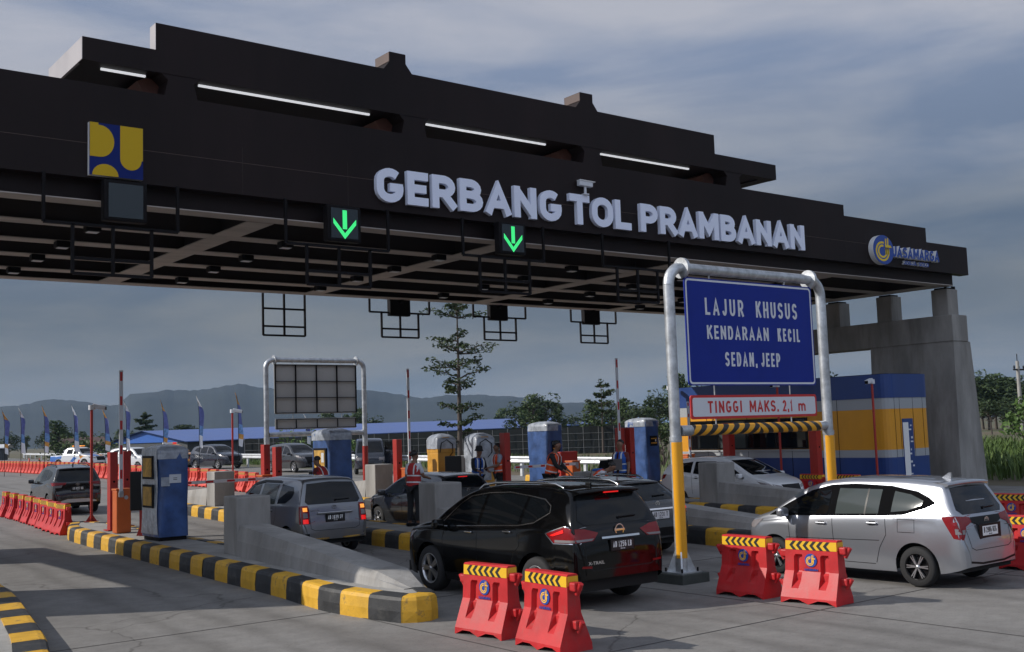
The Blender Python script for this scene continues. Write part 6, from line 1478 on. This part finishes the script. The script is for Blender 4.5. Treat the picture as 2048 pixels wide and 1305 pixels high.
for (x, y, kind, top), nm in zip(fl_, names):
    t = thing('feather_flag', ('blue feather flag with orange tip, ' if kind == 'o' else 'blue feather flag with white tip, ') + nm, 'flag', (x, y, hgt(x, y)), R(random.uniform(-25, 5)), 'feather flags along the plaza edge')
    z1 = top - hgt(x, y); ph = random.uniform(0, 6)
    m = MB(); m.tube([(0, 0, 0), (0, 0, z1 * .7), (-.08, 0, z1 * .93), (-.22, 0, z1)], [.02, .016, .012, .006], DARK, 6); m.build('pole', t)
    m = MB(); zs_ = [1.55 + (z1 - 1.55) * k / 22 for k in range(23)]; rows = []
    for k, z in enumerate(zs_):
        f = k / 22; w_ = .34 * (1 - max(0, f - .72) / .28 * .92); x0 = -.0 - .22 * max(0, f - .7) / .3
        rows.append([(x0 + w_ * q / 4 * (1 - .35 * abs(math.sin(3 * f + ph))), .09 * math.sin(7 * f + ph + q * .9) * q / 4, z - .10 * q / 4) for q in range(5)])
    for k in range(22):
        mt = FWH if k < 5 else FLB if k < 9 else FBL if k < 17 else (FOR if kind == 'o' else FWH)
        if kind == 'o' and k in (3, 4) : mt = FOR
        if k in (11, 13): mt = FBL
        m.grid([rows[k], rows[k + 1]], mt)
    m.build('cloth', t)

# ------------------------------------------------------------------ sheds and houses
def roofmat(n_, c): return mat(n_, c, .4, var=.08, vs_=.4)
RBLUE = roofmat('shed_roof_blue', (.085, .14, .35)); RBL2 = roofmat('shed_roof_pale', (.15, .25, .40)); SWALL = mat('shed_wall', (.05, .055, .06), .8); SGAB = mat('shed_gable', (.02, .10, .38), .5)
def shed(name, label, a, b, dep_, ez, rz_, roof, gable):
    a = Vector(a); b = Vector(b); d = (b - a).normalized(); nrm = Vector((-d.y, d.x)) if Vector((-d.y, d.x)).dot(a) > 0 else Vector((d.y, -d.x))
    t = thing(name, label, 'building', (a.x, a.y, .6), math.atan2(d.y, d.x)); Ln = (b - a).length; sg = 1 if Vector((-d.y, d.x)).dot(nrm) > 0 else -1
    m = MB(); m.b2((.3, .3 * sg, 0), (Ln - .3, (dep_ - .3) * sg, ez - .6), SWALL); m.build('wall', t)
    m = MB(); E0, Rz = ez - .6, rz_ - .6
    m.grid([[(-.5, -.4 * sg, E0 - .05), (Ln + .5, -.4 * sg, E0 - .05)], [(-.5, dep_ / 2 * sg, Rz), (Ln + .5, dep_ / 2 * sg, Rz)], [(-.5, (dep_ + .4) * sg, E0 - .05), (Ln + .5, (dep_ + .4) * sg, E0 - .05)]], roof, False)
    m.grid([[(-.5, -.4 * sg, E0 - .17), (Ln + .5, -.4 * sg, E0 - .17)], [(-.5, -.4 * sg, E0 - .05), (Ln + .5, -.4 * sg, E0 - .05)]], roof, False); m.build('roof', t)
    for x in (.2, Ln - .2):
        m = MB(); m.prism([(.2 * sg, E0 - .1), ((dep_ - .2) * sg, E0 - .1), (dep_ / 2 * sg, Rz - .05)], x - .05, x + .05, gable, 'x'); m.build('gable', t, True)
    return t
shed('long_shed', 'long low shed with bright blue roof and blue gable behind the netting fence', (57.5, 147), (143, 158), 24, 2.72, 4.35, RBLUE, SGAB).rotation_euler[1] = -.0085
shed('pale_shed', 'pale blue roofed shed seen past the right end of the long shed', (146, 153), (178, 141), 20, 3.3, 4.6, RBL2, SGAB)
HW = mat('house_wall', (.20, .19, .17), .8); HT = mat('house_tiles', (.075, .045, .04), .8, var=.2, vs_=2)
shed('village_house', 'small house with brown tiled roof among the trees, under a feather flag', (54, 198), (61, 194), 7, 2.7, 4.0, HT, HW)
shed('white_hut', 'low white hut in the field left of the patrol pickup', (38.5, 196), (45, 193), 5, 2.7, 3.2, mat('hut_roof', (.55, .57, .58), .6), HW)

# ------------------------------------------------------------------ trees
BARK = mat('bark', (.075, .06, .05), .9, var=.3, vs_=8, bump=.4, bs=20)
def leafmat(n_, c, c2): return mat(n_, c, .6, col2=c2, vs_=.9, spec=.3)
LF1 = leafmat('leaf_dark', (.018, .034, .012), (.05, .075, .025)); LF2 = leafmat('leaf_mid', (.03, .055, .016), (.075, .11, .035)); LF3 = leafmat('leaf_fresh', (.05, .10, .02), (.12, .19, .05))
def leaves(m, c, rad, n, size, mt, rg, flat=1.0):
    vs, fs = [], []
    for _ in range(n):
        while True:
            q = Vector((rg.uniform(-1, 1), rg.uniform(-1, 1), rg.uniform(-1, 1)))
            if .1 < q.length < 1: break
        q = q.normalized() * q.length ** .5
        p = Vector(c) + Vector((q.x * rad, q.y * rad, q.z * rad * flat))
        a = Vector((rg.gauss(0, 1), rg.gauss(0, 1), rg.gauss(0, .6))).normalized(); b = a.cross(Vector((rg.gauss(0, 1), rg.gauss(0, 1), rg.gauss(0, 1)))).normalized()
        s_ = size * rg.uniform(.6, 1.3); o = len(vs)
        vs += [p - a * s_, p + b * s_ * .42, p + a * s_, p - b * s_ * .42]; fs.append((o, o + 1, o + 2, o + 3))
    m.add(vs, fs, mt)
def branch(m, a, b, r0, r1, rg, n=5, wob=.12):
    a, b = Vector(a), Vector(b); L_ = (b - a).length
    pts = [a.lerp(b, k / n) + (Vector((rg.uniform(-1, 1), rg.uniform(-1, 1), rg.uniform(-.5, .5))) * L_ * wob * math.sin(math.pi * k / n) if 0 < k < n else Vector()) for k in range(n + 1)]
    m.tube(pts, [r0 + (r1 - r0) * k / n for k in range(n + 1)], BARK, 6); return pts
def layered_tree(label, loc, h, seed, tiers, lsz=.13, dens=1.0, mt=None):
    rg = random.Random(seed); t = thing('layered_tree', label, 'tree', loc)
    tr = MB(); cr = MB(); mt = mt or LF1
    tp = [Vector((.10 * math.sin(2.2 * k / 10) * h * .06, 0, h * k / 10)) for k in range(11)]
    tr.tube(tp, [.018 * h * (1 - .085 * k) for k in range(11)], BARK, 8)
    for f, reach, cnt in tiers:
        for q in range(cnt):
            z = f * h + rg.uniform(-.03, .03) * h; ang = 2 * math.pi * q / cnt + rg.uniform(-.5, .5); ln = reach * h * rg.uniform(.55, 1.1)
            i = min(10, int(z / h * 10)); a = tp[i].copy(); a.z = z; b = a + Vector((math.cos(ang) * ln, math.sin(ang) * ln, ln * rg.uniform(.12, .35)))
            pts = branch(tr, a, b, .0062 * h, .0015 * h, rg)
            for p in pts[2:]:
                for e in range(2):
                    c = p + Vector((rg.gauss(0, 1), rg.gauss(0, 1), rg.gauss(.1, .3))) * ln * .20
                    tr.tube([p, c], [.012, .005], BARK, 4, False); leaves(cr, c, ln * .22, int(22 * dens), lsz, mt, rg, .42)
    leaves(cr, tp[-1] + Vector((0, 0, .1)), .05 * h, int(50 * dens), lsz, mt, rg, .8)
    tr.build('trunk', t); cr.build('crown', t); return t
layered_tree('tall slender tree with leaf layers rising above the fence in mid plaza', (40.4, 57.8, .6), 10.4, 5, [(.16, .10, 2), (.23, .13, 3), (.30, .14, 3), (.43, .12, 3), (.50, .165, 4), (.58, .19, 4), (.67, .18, 4), (.73, .12, 3), (.88, .175, 4), (.94, .11, 3)], .12, .66)
layered_tree('shorter layered tree near the pale shed, right of the tall one', (60.5, 66.5, .6), 5.6, 8, [(.4, .10, 3), (.55, .14, 3), (.68, .2, 4), (.8, .2, 4), (.92, .12, 3)], .13, .6)
layered_tree('small layered tree in the village left of the blue booth', (59.5, 169, .6), 6.4, 9, [(.5, .18, 5), (.66, .22, 6), (.8, .2, 6), (.93, .12, 4)], .2, 1)
def round_tree(name, label, loc, h, rad, seed, mt, n=30, lsz=.34, flat=.75, base=.35):
    rg = random.Random(seed); t = thing(name, label, 'tree', loc, 0, 'trees beyond the toll plaza'); tr = MB(); cr = MB()
    tr.tube([(0, 0, 0), (.1, 0, h * .3), (0, .1, h * .6), (0, 0, h * .85)], [.04 * h * .6, .03 * h * .6, .018 * h, .006 * h], BARK, 7)
    for k in range(n):
        a = rg.uniform(0, 6.28); r_ = rad * math.sqrt(rg.random()) * .85; z = h * (base + (1 - base) * rg.random() ** .8); f = 1 - ((z / h - base) / (1 - base)) ** 2.2 * .75
        c = Vector((math.cos(a) * r_ * f, math.sin(a) * r_ * f, z * .95)); branch(tr, (0, 0, z * .6), c, .010 * h, .003 * h, rg, 3)
        leaves(cr, c, rad * rg.uniform(.24, .40), 46, lsz * rg.uniform(.8, 1.2), mt, rg, flat)
    tr.build('trunk', t); cr.build('crown', t); return t
protos = [round_tree('broad_tree', 'broad bushy tree in the line beyond the plaza', (0, 0, 0), 8, 4.2, 21, LF1), round_tree('broad_tree', 'broad bushy tree in the line beyond the plaza', (0, 0, 0), 9.5, 3.4, 22, LF2, 34), round_tree('spreading_tree', 'flat topped spreading tree in the line beyond the plaza', (0, 0, 0), 7.5, 5.0, 23, LF1, 30, .32, .4, .6), round_tree('slim_tree', 'slim tree in the line beyond the plaza', (0, 0, 0), 10, 2.3, 24, LF2, 26, .3, .9, .3)]
kinds = ['broad dark green tree', 'taller mid green tree', 'flat topped spreading tree', 'slim upright tree']
def ray_pt(u, D):
    d = _Rt * ((u - 1024) / 2216.384) + _F; d = Vector((d.x, d.y)); return d * D
spec = [(-40, 210, 1, 1.), (20, 230, 0, 1), (55, 260, 3, .9), (95, 240, 0, 1.05), (112, 190, 1, 1.25), (130, 240, 0, 1.1), (165, 260, 1, .9), (205, 230, 0, 1.0), (240, 250, 1, 1.0), (262, 230, 0, .9), (300, 260, 1, 1.0), (345, 240, 2, 1.0), (365, 210, 2, 1.2), (395, 230, 2, 1.2), (430, 260, 0, 1.0), (470, 240, 3, .8), (505, 260, 0, 1.0), (560, 230, 1, .9), (610, 250, 2, 1.), (650, 230, 1, 1.0), (690, 260, 3, 1.0), (716, 230, 1, 1.05), (745, 215, 0, 1.1), (790, 260, 0, .9), (830, 250, 2, .8), (865, 250, 0, .9), (905, 260, 2, .85), (960, 240, 0, .9), (1000, 230, 1, 1.0), (1035, 190, 0, 1.1), (1060, 180, 1, 1.1), (1085, 185, 0, 1.25), (1110, 190, 3, 1.0), (1140, 210, 0, 1.0), (1175, 170, 1, .95), (1215, 150, 0, .75), (1243, 140, 1, .70), (1265, 130, 0, .72), (1288, 140, 3, .6), (1310, 160, 0, 1.0), (1345, 180, 1, 1.0), (1400, 170, 0, 1.1), (1440, 190, 1, 1.0), (1500, 200, 0, 1.1), (1580, 190, 1, 1.0), (1660, 180, 0, 1.1), (1740, 170, 1, 1.0)]
rt = [(1930, 150, 0, .95), (1952, 160, 1, .82), (1964, 150, 0, .95), (1978, 155, 1, .82), (1992, 150, 0, .95), (2008, 160, 1, .84), (2022, 150, 0, .98), (2038, 155, 0, .92), (2052, 160, 1, .8), (2075, 150, 0, 1.0), (2110, 150, 1, .9), (1968, 112, 2, .5), (2020, 125, 0, .62), (1880, 170, 1, 1.0)]
cnt = 0
rgt = random.Random(4)
used = set()
for u, D, k, s_ in spec + rt:
    s_ *= .60 if u < 520 else .72 if u < 1010 else (.78 if u < 1110 else .7) if u < 1200 else .78 if u < 1340 else 1
    p = ray_pt(u, D); o = protos[k]
    where = ('beyond the railing at the empty end of the plaza' if u < 130 else 'behind the patrol pickup and flags' if u < 260 else 'behind the blue shed gable' if u < 480 else 'behind the far sign portal' if u < 780 else 'showing past the tall slender tree' if u < 1010 else 'in the clump beyond the shed roof' if u < 1330 else 'hidden beyond the control booth' if u < 1850 else 'in the dark grove beside the pier')
    lb = kinds[k] + ' ' + where
    if k not in used: used.add(k); b = o; b['label'] = lb; b.location = (p.x, p.y, .6); b.rotation_euler.z = rgt.uniform(0, 6)
    else: b = copy_tree(o, label=lb, loc=(p.x, p.y, .6), rz=rgt.uniform(0, 6))
    b.scale = (s_ * rgt.uniform(.9, 1.15), s_ * rgt.uniform(.9, 1.15), s_ * rgt.uniform(.82, 1.1))
# shrubs and grasses near the verge
def shrub(label, x, y, r_, h, seed, mt=LF3, lsz=.12, n=11, name='shrub'):
    rg = random.Random(seed); t = thing(name, label, 'plant', (x, y, hgt(x, y) - .05), 0); tr = MB(); cr = MB()
    for k in range(n):
        a = rg.uniform(0, 6.28); q = rg.random() ** .5 * r_; c = Vector((math.cos(a) * q, math.sin(a) * q, h * rg.uniform(.35, .92))); branch(tr, (0, 0, 0), c, .03, .008, rg, 4); leaves(cr, c, r_ * .36, 46, lsz, mt, rg, .8)
    tr.build('stem', t); cr.build('foliage', t); return t
shrub('pale leaved roadside shrub behind the railing left of the far portal', 36.3, 72, 1.5, 2.5, 31); shrub('small shrub behind the railing beside the dark grey minivan', 36.0, 64, 1.2, 1.9, 32); shrub('dark bush behind the patrol pickup', 31.6, 106, 3.2, 2.6, 33, LF2, .2, 16)
shrub('leafy papaya like sapling on the field edge beside the utility pole', 60.5, 31.3, 1.35, 3.0, 34, LF3, .16, 15); shrub('bush growing right behind the booth row by the sign', 41.5, 41, .9, 2.4, 35, LF2, .12, 12)
GRS = leafmat('grass_blade', (.035, .07, .012), (.10, .15, .035))
def grass(name, n, fn, h0, h1, seed, mt=GRS):
    rg = random.Random(seed); m = MB(); vs, fs = [], []
    for _ in range(n):
        x, y = fn(rg); z = hgt(x, y) - .05; h = rg.uniform(h0, h1); a = rg.uniform(0, 6.28); w_ = .012 + .012 * h; dx, dy = math.cos(a), math.sin(a); ln = h * rg.uniform(.15, .6); o = len(vs)
        vs += [(x - dy * w_, y + dx * w_, z), (x + dy * w_, y - dx * w_, z), (x + dx * ln * .35 + dy * w_, y + dy * ln * .35 - dx * w_, z + h * .65), (x + dx * ln * .35 - dy * w_, y + dy * ln * .35 + dx * w_, z + h * .65), (x + dx * ln, y + dy * ln, z + h * .92)]
        fs += [(o, o + 1, o + 2, o + 3), (o + 3, o + 2, o + 4)]
    m.add(vs, fs, mt); return tag(m.build(name), kind='stuff')
def gr_right(rg):
    while True:
        x = rg.uniform(39.5, 62); y = rg.uniform(16, 40)
        if 15 < y < x * .62 + 2: return x, y
tag(grass('tall_grass', 11000, gr_right, .45, 1.15, 41), 'tall green reed grass in front of the ploughed field', 'grass')
def gr_mid(rg):
    y = rg.uniform(34, 120); return road_edge(y) + 2.2 + rg.random() ** 1.5 * 14, y
tag(grass('verge_grass', 9000, gr_mid, .15, .6, 42), 'short mixed grass on the verge behind the guardrail', 'grass')
FIELD = mat('ploughed_field', (.12, .075, .05), .95, col2=(.09, .085, .04), vs_=.25, bump=.5, bs=3)
m = MB(); m.add([(64, 33, .64), (95, 45, .64), (250, 118, .64), (330, 150, .64), (330, 20, .64), (66, 18, .64)], [(0, 1, 2, 3, 4, 5)], FIELD); tag(m.build('field'), kind='structure')
t = thing('utility_pole', 'pale concrete utility pole with crossarm above the field', 'utility pole', (68.4, 35.95, .6))
m = MB(); m.tube([(0, 0, 0), (0, 0, 5.3)], [.15, .10], CONC, 10); m.build('pole', t)
m = MB(); m.box((.15, 0, 4.75), (1.3, .09, .10), DARK); m.build('crossarm', t)
for x in (-.42, .15, .72):
    m = MB(); m.lathe([(.02, 0), (.06, .06), (.05, .16), (.02, .22)], DARK, Matrix.Translation((x, 0, 4.8)), 8); m.build('insulator', t)
m = MB(); m.tube([(0, 0, 5.25), (0, 0, 5.75)], .03, DARK, 6); m.build('top_pin', t)
rgr = random.Random(9)
for k, (x, y, r_) in enumerate(((36.7, 18.3, .34), (46.5, 26.2, .3), (48.4, 26.4, .25), (49.5, 27.4, .28))):
    m = MB(); rows = []
    for i in range(6):
        f = math.pi * i / 5; rows.append([(x + r_ * (1 + .2 * rgr.uniform(-1, 1)) * math.sin(f) * math.cos(u), y + r_ * math.sin(f) * math.sin(u), hgt(x, y) + .1 + r_ * .7 * math.cos(f)) for u in [6.283 * q / 9 for q in range(9)]])
    m.grid(rows, CONCD, True, True); tag(m.build('rock'), ['dark boulder in the reeds above the red barriers', 'pale rubble stone at the field edge, first of three', 'pale rubble stone at the field edge, middle of three', 'pale rubble stone at the field edge, last of three'][k], 'rock')

# ------------------------------------------------------------------ hills and air
HILL = mat('hill_forest', (.010, .016, .018), .95, col2=(.022, .03, .028), vs_=.012, bump=.6, bs=.05)
sky_line = [(-300, 838), (-150, 826), (0, 815), (40, 812), (100, 800), (150, 803), (230, 812), (262, 790), (300, 786), (340, 781), (372, 782), (420, 778), (455, 772), (480, 769), (530, 777), (600, 779), (700, 781), (760, 784), (800, 790), (850, 797), (900, 790), (980, 792), (1050, 796), (1130, 806), (1200, 806), (1260, 812), (1320, 815), (1450, 822), (1600, 826), (1800, 826), (2000, 822), (2300, 830)]
sf = pchip(sky_line); m = MB(); rows = []; rgh = random.Random(2)
for u in range(-300, 2301, 8):
    d = _Rt * ((u - 1024) / 2216.384) + _F - _Up * ((sf(u) - 652.5) / 2216.384)
    hh = d * 2500; b = Vector((hh.x, hh.y)); top_ = hh.z + 2.5 + rgh.uniform(-1, 2.2); un = b.normalized()
    rows.append([(b.x - un.x * 700, b.y - un.y * 700, 0), (b.x - un.x * 430, b.y - un.y * 430, top_ * (.32 + .05 * math.sin(u * .03))), (b.x - un.x * 180, b.y - un.y * 180, top_ * (.74 + .08 * math.sin(u * .045 + 1))), (b.x, b.y, top_), (b.x + un.x * 500, b.y + un.y * 500, 0)])
m.grid(rows, HILL); tag(m.build('hills'), kind='structure')
hz = bpy.data.materials.new('haze_air'); hz.use_nodes = True; n = hz.node_tree.nodes; n.remove(n['Principled BSDF'])
pv = n.new('ShaderNodeVolumePrincipled'); pv.inputs['Color'].default_value = (.31, .48, .72, 1); pv.inputs['Density'].default_value = HAZE = 1.15e-4
hz.node_tree.links.new(pv.outputs[0], n['Material Output'].inputs['Volume'])
m = MB(); m.b2((-5500, -5500, -3), (5500, 5500, 260), hz); tag(m.build('haze'), kind='stuff')
